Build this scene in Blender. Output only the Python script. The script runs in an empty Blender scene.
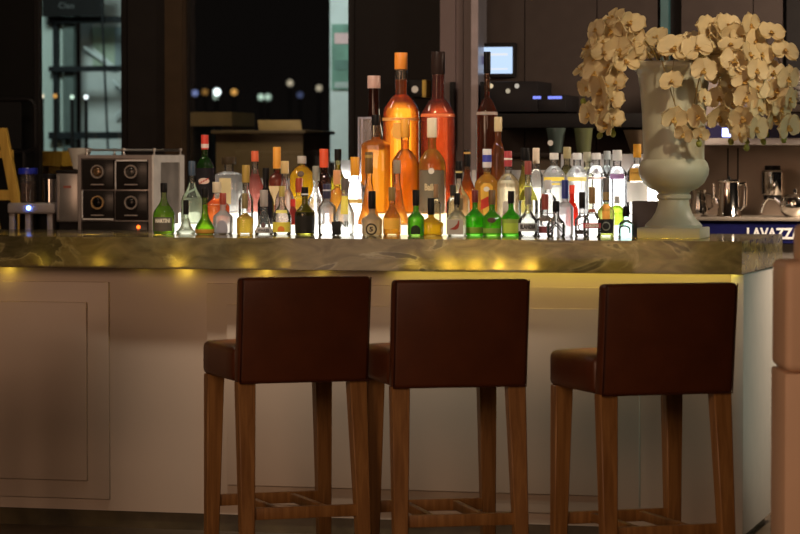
import bpy, bmesh, math, random
from mathutils import Vector, Matrix, Euler
rnd = random.Random(7)
C = bpy.context.scene.collection
S = bpy.context.scene
PI = math.pi
R = math.radians

# ------------------------------------------------------------------ camera frame
TH = R(14.92); FPX = 2930.0; HY = 162.0
P = math.atan((267 - HY) / FPX)
F0 = Vector((-math.sin(TH), math.cos(TH), 0)); RT = Vector((math.cos(TH), math.sin(TH), 0)); UZ = Vector((0, 0, 1))
FW = F0 * math.cos(P) - UZ * math.sin(P)
UP = UZ * math.cos(P) + F0 * math.sin(P)
TOP = 1.10
def ray(px, py): return FW + RT * ((px - 400) / FPX) + UP * ((267 - py) / FPX)
CAM = Vector((0, 0, TOP)) - ray(742, 241.5) * 10.28
def at(px, py, Y):                       # the point seen at (px, py) in the plane y = Y
    d = ray(px, py); t = (Y - CAM.y) / d.y
    return CAM + d * t
def proj(p):
    d = Vector(p) - CAM; z = d.dot(FW)
    return 400 + FPX * d.dot(RT) / z, 267 - FPX * d.dot(UP) / z, FPX / z
def ground(px, Y, z):                    # x of the point at depth Y and height z under picture column px
    k = (px - 400) / FPX; a = RT - FW * k
    return CAM.x - ((Y - CAM.y) * a.y + (z - CAM.z) * a.z) / a.x

# ------------------------------------------------------------------ materials
MATS = {}
def newmat(key):
    m = bpy.data.materials.new(key); m.use_nodes = True
    nt = m.node_tree; nt.nodes.clear()
    out = nt.nodes.new('ShaderNodeOutputMaterial')
    return m, nt, out
def N(nt, t, **kw):
    n = nt.nodes.new('ShaderNode' + t)
    for k, v in kw.items():
        if hasattr(n, k) and k not in n.inputs: setattr(n, k, v)
        else: n.inputs[k].default_value = v
    return n
def c4(c): return (c[0], c[1], c[2], 1)
def plain(name, col, rough=.5, metal=0.0, spec=.5, var=.12, scale=14, coat=0, bump=0):
    if name in MATS: return MATS[name]
    m, nt, out = newmat(name)
    b = N(nt, 'BsdfPrincipled', Roughness=rough, Metallic=metal)
    b.inputs['Specular IOR Level'].default_value = spec if max(col) > .06 or coat else spec * .25
    b.inputs['Coat Weight'].default_value = coat
    tc = N(nt, 'TexCoord'); nz = N(nt, 'TexNoise', Scale=scale, Detail=4.0)
    nt.links.new(tc.outputs['Object'], nz.inputs['Vector'])
    rp = N(nt, 'ValToRGB')
    rp.color_ramp.elements[0].position = .3; rp.color_ramp.elements[1].position = .7
    rp.color_ramp.elements[0].color = c4([x * (1 - var) for x in col]); rp.color_ramp.elements[1].color = c4([min(1, x * (1 + var)) for x in col])
    nt.links.new(nz.outputs['Fac'], rp.inputs['Fac']); nt.links.new(rp.outputs['Color'], b.inputs['Base Color'])
    if bump:
        bp = N(nt, 'Bump', Strength=bump, Distance=.002); n2 = N(nt, 'TexNoise', Scale=260.0, Detail=2.0)
        nt.links.new(tc.outputs['Object'], n2.inputs['Vector']); nt.links.new(n2.outputs['Fac'], bp.inputs['Height']); nt.links.new(bp.outputs['Normal'], b.inputs['Normal'])
    nt.links.new(b.outputs[0], out.inputs[0]); MATS[name] = m
    return m
def emit(name, col, s):
    if name in MATS: return MATS[name]
    m, nt, out = newmat(name); e = N(nt, 'Emission', Color=c4(col), Strength=s); nt.links.new(e.outputs[0], out.inputs[0]); MATS[name] = m
    return m
def glass(col, frost=0.0, rough=.03):
    key = 'glass_%.2f_%.2f_%.2f_%.2f' % (*col, frost)
    if key in MATS: return MATS[key]
    m, nt, out = newmat(key)
    t = N(nt, 'BsdfTransparent', Color=c4(col)); tr = N(nt, 'BsdfTranslucent', Color=c4(col)); df = N(nt, 'BsdfDiffuse', Color=c4([x * .8 for x in col]))
    a = N(nt, 'MixShader', Fac=.35); nt.links.new(tr.outputs[0], a.inputs[1]); nt.links.new(df.outputs[0], a.inputs[2])
    b = N(nt, 'MixShader', Fac=frost); nt.links.new(t.outputs[0], b.inputs[1]); nt.links.new(a.outputs[0], b.inputs[2])
    g = N(nt, 'BsdfGlossy', Roughness=rough, Color=(1, 1, 1, 1)); fr = N(nt, 'Fresnel', IOR=1.45)
    d = N(nt, 'MixShader'); nt.links.new(fr.outputs[0], d.inputs[0]); nt.links.new(b.outputs[0], d.inputs[1]); nt.links.new(g.outputs[0], d.inputs[2])
    nt.links.new(d.outputs[0], out.inputs[0]); MATS[key] = m
    return m
def liquid(col, cloud=.3):
    key = 'liquid_%.2f_%.2f_%.2f_%.2f' % (*col, cloud)
    if key in MATS: return MATS[key]
    m, nt, out = newmat(key)
    q = [max(x, .02) ** .42 for x in col]
    t = N(nt, 'BsdfTransparent', Color=c4(q)); rf = N(nt, 'BsdfRefraction', Color=c4(q), IOR=1.2, Roughness=.02)
    tr = N(nt, 'BsdfTranslucent', Color=c4(col))
    a = N(nt, 'MixShader', Fac=.28); nt.links.new(t.outputs[0], a.inputs[1]); nt.links.new(rf.outputs[0], a.inputs[2])
    b = N(nt, 'MixShader', Fac=cloud); nt.links.new(a.outputs[0], b.inputs[1]); nt.links.new(tr.outputs[0], b.inputs[2])
    nt.links.new(b.outputs[0], out.inputs[0]); MATS[key] = m
    return m
def wood(name, c1, c2):
    m, nt, out = newmat(name)
    b = N(nt, 'BsdfPrincipled', Roughness=.45); tc = N(nt, 'TexCoord'); mp = N(nt, 'Mapping'); mp.inputs['Scale'].default_value = (30, 30, 2.2)
    nz = N(nt, 'TexNoise', Scale=2.0, Detail=6.0, Distortion=.6); rp = N(nt, 'ValToRGB')
    rp.color_ramp.elements[0].position = .32; rp.color_ramp.elements[1].position = .68
    rp.color_ramp.elements[0].color = c4(c1); rp.color_ramp.elements[1].color = c4(c2)
    nt.links.new(tc.outputs['Object'], mp.inputs['Vector']); nt.links.new(mp.outputs[0], nz.inputs['Vector']); nt.links.new(nz.outputs['Fac'], rp.inputs['Fac'])
    nt.links.new(rp.outputs['Color'], b.inputs['Base Color']); nt.links.new(b.outputs[0], out.inputs[0])
    return m
def onyx(name, trans, rough=.07):
    m, nt, out = newmat(name)
    tc = N(nt, 'TexCoord'); n1 = N(nt, 'TexNoise', Scale=2.6, Detail=5.0, Distortion=.9); n2 = N(nt, 'TexNoise', Scale=9.0, Detail=6.0, Distortion=1.2)
    mp = N(nt, 'Mapping'); mp.inputs['Location'].default_value = (3.1, 1.7, .4); mp.inputs['Scale'].default_value = (1, 1, 2.2)
    nt.links.new(tc.outputs['Object'], mp.inputs['Vector'])
    for n in (n1, n2): nt.links.new(mp.outputs[0], n.inputs['Vector'])
    r1 = N(nt, 'ValToRGB'); e = r1.color_ramp.elements
    e[0].position = .0; e[0].color = (.225, .185, .105, 1); e[1].position = 1; e[1].color = (.34, .33, .225, 1)
    for p, c in ((.36, (.13, .12, .085, 1)), (.405, (.16, .145, .105, 1)), (.42, (.42, .38, .27, 1)), (.445, (.26, .222, .135, 1)), (.56, (.235, .197, .115, 1))):
        x = e.new(p); x.color = c
    nt.links.new(n1.outputs['Fac'], r1.inputs['Fac'])
    r2 = N(nt, 'ValToRGB'); r2.color_ramp.elements[0].position = .3; r2.color_ramp.elements[1].position = .75
    r2.color_ramp.elements[0].color = (.55, .55, .55, 1); r2.color_ramp.elements[1].color = (1.25, 1.25, 1.2, 1)
    nt.links.new(n2.outputs['Fac'], r2.inputs['Fac'])
    mx = N(nt, 'MixRGB', blend_type='MULTIPLY'); mx.inputs[0].default_value = 1
    nt.links.new(r1.outputs[0], mx.inputs[1]); nt.links.new(r2.outputs[0], mx.inputs[2])
    b = N(nt, 'BsdfPrincipled', Roughness=rough); nt.links.new(mx.outputs[0], b.inputs['Base Color'])
    tr = N(nt, 'BsdfTranslucent'); nt.links.new(mx.outputs[0], tr.inputs['Color'])
    s = N(nt, 'MixShader', Fac=trans); nt.links.new(b.outputs[0], s.inputs[1]); nt.links.new(tr.outputs[0], s.inputs[2])
    nt.links.new(s.outputs[0], out.inputs[0])
    return m

# ------------------------------------------------------------------ geometry helpers
def obj(name, bm, mat, parent=None, smooth=38):
    me = bpy.data.meshes.new(name)
    bmesh.ops.recalc_face_normals(bm, faces=bm.faces)
    for f in bm.faces: f.smooth = smooth > 0
    if smooth:
        for e in bm.edges:
            if len(e.link_faces) == 2 and e.calc_face_angle(0) > R(smooth): e.smooth = False
    bm.to_mesh(me); bm.free()
    if mat: me.materials.append(mat)
    o = bpy.data.objects.new(name, me); C.objects.link(o)
    if parent: o.parent = parent
    return o
def tag(o, label, cat, group=None):
    o['label'] = label; o['category'] = cat
    if group: o['group'] = group
    return o
def thing(name, label, cat, loc=(0, 0, 0), rz=0, group=None):
    o = bpy.data.objects.new(name, None); C.objects.link(o); o.empty_display_size = .05
    o.location = loc; o.rotation_euler = (0, 0, rz)
    return tag(o, label, cat, group)
def struct(o):
    o['kind'] = 'structure'; return o
def add_box(bm, lo, hi, bev=0, seg=2, M=None):
    v = [bm.verts.new((x, y, z)) for x in (lo[0], hi[0]) for y in (lo[1], hi[1]) for z in (lo[2], hi[2])]
    fs = [bm.faces.new([v[i] for i in q]) for q in ((0, 1, 3, 2), (4, 6, 7, 5), (0, 4, 5, 1), (2, 3, 7, 6), (0, 2, 6, 4), (1, 5, 7, 3))]
    vs = list(v)
    if bev:
        es = list({e for f in fs for e in f.edges})
        r = bmesh.ops.bevel(bm, geom=es, offset=bev, segments=seg, affect='EDGES', profile=.5)
        vs = list({q for f in r['faces'] for q in f.verts} | {q for q in v if q.is_valid})
    if M is not None: bmesh.ops.transform(bm, matrix=M, verts=vs)
    return vs
def box(name, lo, hi, mat, parent=None, bev=0, seg=2, M=None):
    bm = bmesh.new(); add_box(bm, lo, hi, bev, seg, M); return obj(name, bm, mat, parent)
def add_frame(bm, x0, x1, z0, z1, y0, y1, w):
    add_box(bm, (x0, y0, z0), (x1, y1, z0 + w)); add_box(bm, (x0, y0, z1 - w), (x1, y1, z1))
    add_box(bm, (x0, y0, z0 + w), (x0 + w, y1, z1 - w)); add_box(bm, (x1 - w, y0, z0 + w), (x1, y1, z1 - w))
def add_taper(bm, c0, c1, a0, a1, b0=None, b1=None):          # tapered square post from c0 to c1
    b0 = b0 or a0; b1 = b1 or a1
    vs = []
    for c, a, b in ((c0, a0, b0), (c1, a1, b1)):
        vs += [bm.verts.new((c[0] + sx * a / 2, c[1] + sy * b / 2, c[2])) for sx, sy in ((-1, -1), (1, -1), (1, 1), (-1, 1))]
    fs = [bm.faces.new(q) for q in (vs[:4][::-1], vs[4:])]
    for i in range(4): fs.append(bm.faces.new((vs[i], vs[(i + 1) % 4], vs[4 + (i + 1) % 4], vs[4 + i])))
    es = list({e for f in fs for e in f.edges}); bmesh.ops.bevel(bm, geom=es, offset=.003, segments=1, affect='EDGES')
def add_tube(bm, pts, rad, n=8, caps=True):
    pts = [Vector(p) for p in pts]; rings = []
    up = Vector((0, 0, 1))
    for i, p in enumerate(pts):
        d = (pts[min(i + 1, len(pts) - 1)] - pts[max(i - 1, 0)]).normalized()
        a = d.cross(up if abs(d.z) < .95 else Vector((0, 1, 0))).normalized(); b = d.cross(a).normalized()
        r = rad[i] if isinstance(rad, (list, tuple)) else rad
        rings.append([bm.verts.new(p + (a * math.cos(2 * PI * k / n) + b * math.sin(2 * PI * k / n)) * r) for k in range(n)])
    for q, w in zip(rings, rings[1:]):
        for k in range(n): bm.faces.new((q[k], q[(k + 1) % n], w[(k + 1) % n], w[k]))
    if caps: bm.faces.new(rings[0][::-1]); bm.faces.new(rings[-1])
def add_lathe(bm, prof, n=24, sq=None, off=(0, 0, 0), rot=0):
    """prof: (r, z) list; sq: list of superellipse powers per ring (2 = round)"""
    rings = []
    for i, (r, z) in enumerate(prof):
        p = sq[i] if sq else 2
        ring = []
        for k in range(n):
            a = 2 * PI * k / n + rot; c, s = math.cos(a - rot), math.sin(a - rot)
            m = 1 if p == 2 else 1 / (abs(c) ** p + abs(s) ** p) ** (1 / p)
            ring.append(bm.verts.new((off[0] + r * m * math.cos(a), off[1] + r * m * math.sin(a), off[2] + z)))
        rings.append(ring)
    for q, w in zip(rings, rings[1:]):
        for k in range(n): bm.faces.new((q[k], q[(k + 1) % n], w[(k + 1) % n], w[k]))
    bm.faces.new(rings[0][::-1]); bm.faces.new(rings[-1])
def lathe(name, prof, mat, parent=None, n=24, sq=None, off=(0, 0, 0), rot=0):
    bm = bmesh.new(); add_lathe(bm, prof, n, sq, off, rot); return obj(name, bm, mat, parent)
def text_tris(s, h, w=None, bold=0):
    cu = bpy.data.curves.new('t', 'FONT'); cu.body = s; cu.size = 1; cu.align_x = 'CENTER'; cu.resolution_u = 2; cu.offset = bold
    o = bpy.data.objects.new('t', cu); C.objects.link(o)
    me = bpy.data.meshes.new_from_object(o.evaluated_get(bpy.context.evaluated_depsgraph_get()))
    vs = [v.co.copy() for v in me.vertices]; fs = [list(p.vertices) for p in me.polygons]
    bpy.data.objects.remove(o); bpy.data.curves.remove(cu); bpy.data.meshes.remove(me)
    y0, y1 = min(v.y for v in vs), max(v.y for v in vs); x0, x1 = min(v.x for v in vs), max(v.x for v in vs)
    sy = h / (y1 - y0); sx = sy if w is None else w / (x1 - x0)
    return [((v.x - (x0 + x1) / 2) * sx, (v.y - (y0 + y1) / 2) * sy) for v in vs], fs
def flat_text(name, s, h, w, mat, parent, loc, rz=0):          # raised letters, facing -y
    vs, fs = text_tris(s, h, w); bm = bmesh.new()
    M = Matrix.Translation(loc) @ Matrix.Rotation(rz, 4, 'Z')
    bv = [bm.verts.new(M @ Vector((x, 0, y))) for x, y in vs]
    for f in fs:
        try: bm.faces.new([bv[i] for i in f])
        except ValueError: pass
    return obj(name, bm, mat, parent, smooth=0)

# ------------------------------------------------------------------ shared materials
M_panel = plain('counter_white', (.54, .46, .38), .42, var=.03, scale=3)
M_post = plain('post_white', (.60, .58, .53), .4, var=.03)
M_leather = plain('brown_leather', (.088, .025, .008), .38, var=.15, scale=9, bump=.25)
M_seam = plain('seam_leather', (.05, .016, .01), .5)
M_wood = wood('stool_wood', (.20, .092, .026), (.34, .175, .055))
M_onyx = onyx('onyx', .35)
M_marble = plain('dark_marble', (.075, .06, .028), .3, var=.6, scale=6)
M_black = plain('black_metal', (.012, .011, .011), .4)
M_dark = plain('dark_frame', (.022, .016, .013), .5)
M_steel = plain('brushed_steel', (.52, .50, .48), .3, metal=1, var=.08)
M_chrome = plain('chrome', (.80, .77, .72), .09, metal=1, var=.02)
M_pane = glass((.96, .97, .97), 0)

# ------------------------------------------------------------------ setting
L = -3.7
bm = bmesh.new(); add_box(bm, (-14, -5, -.05), (9, 3.4, 0)); struct(obj('floor', bm, plain('floor_stone', (.10, .075, .05), .35, var=.25, scale=3)))
bm = bmesh.new(); add_box(bm, (-60, 3.4, -.05), (20, 62, 0)); struct(obj('trim_1', bm, plain('terrace_paving', (.03, .03, .032), .6, var=.2)))

def px_slab(name, x0, x1, y0, y1, Y, dY, mat, bev=0, parent=None):     # upright slab spanning picture columns x0..x1 in the plane y = Y
    a, b = at(x0, y1, Y), at(x1, y0, Y)
    return box(name, (min(a.x, b.x), Y, min(a.z, b.z)), (max(a.x, b.x), Y + dY, max(a.z, b.z)), mat, parent, bev)
def wx(px, Y): return ground(px, Y, 1.4)

# ---- bar base
B0 = .12; XR = -.008
base = thing('bar_cabinet', 'long white panelled bar base under the onyx counter', 'bar counter', (-1.8, .5, 0))
def bpart(name, lo, hi, mat, bev=0, parent=base):
    lo = Vector(lo) - base.location; hi = Vector(hi) - base.location
    return box(name, lo, hi, mat, parent, bev)
bpart('body', (L, B0, .065), (XR - .03, .98, .979), M_panel)
bpart('plinth', (L, B0 + .012, 0), (XR - .04, .96, .066), M_marble)['label'] = 'dark marble plinth strip'
bpart('corner_post', (XR - .047, B0 - .012, .045), (XR, .99, .980), M_post, .004)['label'] = 'pale end panel with square corner post'
def panel(pl, pr, il, ir):
    x0, x1 = ground(pl, B0, .6), ground(pr, B0, .6); i0, i1 = ground(il, B0, .6), ground(ir, B0, .6)
    z0, z1 = at(110, 499, B0).z, at(110, 282, B0).z; k0, k1 = at(89, 480, B0).z, at(89, 302, B0).z
    bpart('raised_panel', (x0, B0 - .014, z0), (x1, B0 + .002, z1), M_panel, .003)
    bpart('inner_panel', (i0, B0 - .028, k0), (i1, B0 - .013, k1), M_panel, .003)
panel(-190, 110, -169, 89); panel(208, 640, 229, 618)

# ---- onyx bar top: a hollow illuminated slab
bart = thing('onyx_counter', 'thick backlit onyx bar top with glowing yellow spots', 'counter top', (-1.8, .45, .985))
def tpart(name, lo, hi, mat, bev=0, parent=bart):
    lo = Vector(lo) - bart.location; hi = Vector(hi) - bart.location
    return box(name, lo, hi, mat, parent, bev)
D = 1.08
def sheet(name, pts):                                        # one wall of the hollow slab
    bm = bmesh.new(); bm.faces.new([bm.verts.new(Vector(p) - bart.location) for p in pts]); return obj(name, bm, M_onyx, bart, 0)
sheet('top_sheet', [(L, 0, TOP), (0, 0, TOP), (0, D, TOP), (L, D, TOP)])
sheet('front_sheet', [(L, 0, .985), (0, 0, .985), (0, 0, TOP), (L, 0, TOP)])
sheet('end_sheet', [(0, 0, .985), (0, D, .985), (0, D, TOP), (0, 0, TOP)])
sheet('rear_sheet', [(0, D, .985), (L, D, .985), (L, D, TOP), (0, D, TOP)])
tpart('underside', (L, .004, .9895), (-.004, D - .004, .993), M_panel)
tpart('led_strip', (ground(388, .06, .98), .080, .9862), (-.03, .095, .9892), emit('led_yellow', (1, .76, .12), 7))['label'] = 'yellow LED strip under the front edge'
def lamp(name, kind, loc, energy, col, size=.02, target=None, spot=None, sy=None):
    l = bpy.data.lights.new(name, kind); l.energy = energy; l.color = col
    if kind == 'AREA':
        l.size = size
        if sy: l.shape = 'RECTANGLE'; l.size_y = sy
    else: l.shadow_soft_size = size
    if kind == 'SPOT': l.spot_size = spot; l.spot_blend = .6
    o = bpy.data.objects.new(name, l); C.objects.link(o); o.location = loc
    if target is not None: o.rotation_euler = (Vector(target) - Vector(loc)).to_track_quat('-Z', 'Y').to_euler()
    return o
YEL = (1, .70, .08)
for px, e in ((48, .05), (105, .06), (182, .16), (252, .10), (288, .05), (417, .10), (452, .34), (478, .30), (503, .30), (533, .34), (618, .015)):
    lamp('led_lamp', 'POINT', (ground(px, .05, 1.0), .026, 1.002), e * 1.6, YEL, .006)
for px, e in ((4, .05), (140, .006), (182, .06), (262, .05), (318, .025)):
    lamp('led_lamp', 'POINT', (ground(px, .08, .97), .085, .972), e, YEL, .008)
for px, Y_, e in ((20, .35, .35), (90, .35, .5), (160, .35, .5), (640, .28, .8), (665, .28, .9), (690, .28, .8)):  # left ones added to imitate a golden reflection on the slab top
    lamp('led_lamp', 'POINT', (ground(px, Y_, 1.075), Y_, 1.075), e, (1, .70, .10), .01)

# ---- back area of the bar
back = thing('back_counter', 'dark back counter behind the bar', 'counter', (-1.5, 2.0, 0))
bb = back.location
box('cabinet', Vector((-4.2, 1.55, 0)) - bb, Vector((-2.15, 2.15, .93)) - bb, M_dark, back)
box('counter_board', Vector((-4.2, 1.5, .93)) - bb, Vector((-2.13, 2.2, .97)) - bb, plain('back_board', (.12, .10, .08), .3), back, .004)

# ------------------------------------------------------------------ stools
def make_stool(label):
    t = thing('bar_stool', label, 'bar stool', group='brown leather bar stools along the bar')
    W = .452
    # back: upright padded slab, slightly raked
    bm = bmesh.new(); add_box(bm, (-W / 2, -.062, .645), (W / 2, 0, .998), .014, 3)
    for v in bm.verts:
        v.co.y -= (v.co.z - .645) * .10
        k = (v.co.x / (W / 2)); v.co.y -= .006 * (1 - k * k)
    obj('backrest', bm, M_leather, t)
    bm = bmesh.new(); add_box(bm, (-W / 2 - .002, -.003, .648), (W / 2 + .002, .395, .765), .022, 3)
    bmesh.ops.subdivide_edges(bm, edges=[e for e in bm.edges if e.calc_length() > .2], cuts=4, use_grid_fill=True)
    for v in bm.verts:
        if v.co.z > .74:
            v.co.z += .016 * max(0, 1 - (v.co.x / .23) ** 2) * max(0, 1 - ((v.co.y - .2) / .22) ** 2)
    s = obj('seat', bm, M_leather, t)
    bm = bmesh.new()
    pts = [(-W / 2 + .004, -.064 - .035, .996), (-W / 2 + .004, -.064, .648), (W / 2 - .004, -.064, .648), (W / 2 - .004, -.064 - .035, .996)]
    add_tube(bm, pts, .0025, 6); obj('piping', bm, M_seam, t)
    legs = {}
    for sx in (-1, 1):
        for rear in (0, 1):
            bm = bmesh.new()
            x0 = sx * (W / 2 - .032); y0 = -.026 if rear else .358
            x1 = sx * (W / 2 - .022); y1 = -.085 if rear else .366
            add_taper(bm, (x1, y1, 0), (x0, y0, .652), .042, .060, .040, .054)
            obj('leg', bm, M_wood, t); legs[(sx, rear)] = ((x0, y0), (x1, y1))
    def lp(sx, rear, z):
        a, b = legs[(sx, rear)]; k = z / .652
        return Vector((b[0] + (a[0] - b[0]) * k, b[1] + (a[1] - b[1]) * k, z))
    for rear in (0, 1):
        a, b = lp(-1, rear, .215), lp(1, rear, .215)
        box('footrest', (a.x, a.y - .011, .195), (b.x, a.y + .011, .235), M_wood, t, .003)
    for sx in (-.45, .45):
        a = lp(-1, 1, .215); b = lp(-1, 0, .215)
        box('stretcher', (sx * .19 - .011, a.y + .011, .20), (sx * .19 + .011, b.y - .011, .23), M_wood, t, .003)
    return t
def copy_tree(o, parent=None):
    c = o.copy(); C.objects.link(c)
    if parent: c.parent = parent
    for ch in o.children: copy_tree(ch, c)
    return c
st = make_stool('brown leather bar stool, first of three from the left, under the green and clear bottles')
def put_stool(o, px, scale, ang):
    a = R(ang); Z = FPX / scale; k = (px - 400) / FPX
    p = CAM + (F0 + RT * k) * Z; fwd = F0 * math.cos(a) + RT * math.sin(a)
    p = p + fwd * .08
    o.location = (p.x, p.y, 0); o.rotation_euler = (0, 0, TH - a)
stools = [(305.5, 302, -19, None), (461.5, 309, -12.5, 'brown leather bar stool in the middle, below the tall orange bottles'),
          (670.5, 319, -18, 'brown leather bar stool at the right end, below the flower urn'),
          (-68.5, 300, -19, 'bar stool mostly out of frame, one leg at the left edge')]
for px, sc, an, lb in stools:
    o = st if lb is None else copy_tree(st)
    if lb: o['label'] = lb
    put_stool(o, px, sc, an)

# ------------------------------------------------------------------ light boxes behind the bottles
LBY = 1.015
S1, S2, Z1, Z2 = .600, .742, .036, .078          # the lit acrylic steps the bottles stand on
def lightbox(x0, x1, ytop, ysh, s, s2, label, col=(1, .97, .90)):
    a = ground(x0, S1, TOP); b = ground(x1, S1, TOP); z = at((x0 + x1) / 2, ytop, LBY).z - TOP; zs = at((x0 + x1) / 2, ysh, LBY).z - TOP
    t = thing('lit_display_step', label, 'lit display stand', ((a + b) / 2, LBY, TOP), group='lit acrylic steps under the bottles')
    w = (b - a) / 2 - .001
    m2 = emit('step_%g_%g' % (s2, col[2]), col, s2)
    box('lower_step', (-w, S1 - LBY, 0), (w, S2 - LBY, Z1), m2, t, .002)
    box('upper_step', (-w, S2 - LBY + .0005, 0), (w, -.006, Z2), m2, t, .002)
    box('frosted_sheet', (-w, -.004, 0), (w, 0, zs), glass((.97, .97, .97), .40), t)
    box('diffuser', (-w, .026, .006), (w, .030, z), emit('led_%g_%g' % (s, col[2]), col, s), t)
    box('back_plate', (-w, .031, .006), (w, .040, z + .004), M_steel, t)
    box('base_rail', (-w, 0, 0), (w, .040, .006), M_steel, t)
lightbox(166, 222, 205, 192, 4, 1.9, 'lit step display farthest left, under the tall green bottle', (1, .95, .80))
lightbox(222.3, 304, 194, 178, 5, 2.1, 'warm lit step display under the yellow label bottle', (1, .93, .76))
lightbox(304.3, 366, 174, 160, 16, 5, 'very bright white lit step display under the frosted bottles')
lightbox(366.3, 446, 192, 172, 5, 2.2, 'amber lit step display under the big orange bottles', (1, .80, .48))
lightbox(446.3, 538, 188, 170, 6, 1.9, 'lit step display under the small green bottles', (1, .94, .80))
lightbox(538.3, 650, 176, 154, 12, 3.2, 'very bright white lit step display beside the flower urn')
def backlight(x0, x1, ytop, s, label, Y, z0=0):  # hidden glowing panels, added so the tall bottles look lit through
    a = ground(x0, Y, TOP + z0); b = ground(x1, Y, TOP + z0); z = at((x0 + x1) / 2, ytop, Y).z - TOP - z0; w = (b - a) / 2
    t = thing('hidden_backlight', label, 'added light panel', ((a + b) / 2, Y, TOP + z0), group='added lit panels hidden behind the orange bottles')
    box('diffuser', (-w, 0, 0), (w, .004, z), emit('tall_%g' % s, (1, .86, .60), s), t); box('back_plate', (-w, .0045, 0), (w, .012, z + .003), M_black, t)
backlight(394, 411, 108, 5, 'added narrow lit panel hidden behind the tallest bright orange bottle', 1.056)
backlight(431, 447, 108, 2.2, 'added narrow lit panel hidden behind the tallest dark red bottle', 1.056)
backlight(368, 384, 150, 2.4, 'added narrow lit panel hidden behind the square amber bottle', .852, Z2)

# ------------------------------------------------------------------ bottles
KIND = {  # (base radius, body end, neck start, power, mode)
    'std': (.94, .68, .86, 2, 's'), 'tall': (.95, .68, .86, 2, 's'), 'bordeaux': (.95, .71, .88, 2, 's'),
    'slope': (.94, .42, .84, 2, 's'), 'cone': (.98, .10, .80, 2, 'l'), 'tear': (.90, .22, .68, 2, 't'),
    'absolut': (.96, .67, .86, 2, 's'), 'square': (.96, .50, .78, 5, 's'), 'flask': (.88, .50, .85, 2, 's'),
    'jero': (.97, .68, .816, 2, 's'), 'magnum': (.97, .63, .83, 2, 's'), 'dome': (.92, .72, .92, 2, 's'),
    'box': (.97, .76, .83, 7, 's'), 'mini': (.95, .53, .80, 2, 's')}
ROW = {'F': .545, 'M': .672, 'B': .80, 'J': .93, 'X': .90}
OLD = {'F': .45, 'M': .545, 'B': .655, 'J': .775, 'X': .745}
BASE = {'F': 0, 'M': Z1, 'B': Z2, 'J': Z2, 'X': Z2}
LIM = {'F': (.40, S1 - .003), 'M': (S1 + .002, S2 - .002), 'B': (S2 + .002, .99), 'J': (S2 + .002, .995), 'X': (S2 + .002, .995)}
def prof_of(kind, H, Rb, rn, zc):
    k = KIND[kind]; zs, zn = k[1] * zc, k[2] * zc; p = []
    sq = []
    def ad(r, z, s=2): p.append((max(r, .0008), z)); sq.append(s)
    P0 = k[3]
    ad(Rb * k[0] * .55, .001, P0); ad(Rb * k[0] * .92, 0, P0); ad(Rb * (k[0] + 1) / 2, .004, P0)
    if k[4] != 't': ad(Rb, .012, P0)
    n = 9
    if k[4] == 's':
        ad(Rb, zs * .5, P0); ad(Rb, zs, P0)
        for i in range(1, n + 1):
            t = i / n; e = math.cos(t * PI / 2) if t < .62 else None
            c = .5 + .5 * math.cos(PI * t); q = math.sqrt(max(0, 1 - t * t))
            w = .55 * q + .45 * c if kind in ('std', 'tall', 'jero', 'magnum', 'dome', 'absolut', 'bordeaux', 'box', 'square') else c
            ad(rn + (Rb - rn) * w, zs + (zn - zs) * t, P0 + (2 - P0) * t)
    elif k[4] == 'l':
        for i in range(1, n + 1):
            t = i / n; w = (1 - t) * (1 - .35 * math.sin(PI * t))
            ad(rn + (Rb - rn) * w, zs + (zn - zs) * t)
    else:
        for i in range(1, 15):
            t = i / 14; w = math.exp(-((t - .16) / .36) ** 2)
            w0 = math.exp(-((1 - .16) / .36) ** 2)
            ad(rn + (Rb - rn) * (w - w0 * t), .004 + (zn - .004) * t)
    ad(rn, zc - .004)
    return p, sq
def cut_prof(p, sq, z, inset, zb):
    q, s = [], []
    for i, (r, zz) in enumerate(p):
        if zz <= z:
            q.append((max(r - inset, .0006), max(zz, zb))); s.append(sq[i])
        else:
            r0, z0 = p[i - 1]; t = (z - z0) / max(zz - z0, 1e-6)
            q.append((max(r0 + (r - r0) * t - inset, .0006), z)); s.append(sq[i - 1]); break
    out, so = [q[0]], [s[0]]
    for a, b in zip(q[1:], s[1:]):
        if a[1] >= out[-1][1]: out.append(a); so.append(b)
    return out, so
def rad_at(p, z):
    for (r0, z0), (r1, z1) in zip(p, p[1:]):
        if z0 <= z <= z1: return r0 + (r1 - r0) * ((z - z0) / max(z1 - z0, 1e-6))
    return p[-1][0]
FACE = -PI / 2 + TH * .75
GREY = (.05, .05, .055)
CLEAR = (.93, .95, .95)
SPECS = []
def bottle(*a, **k): SPECS.append([a, k])
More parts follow.
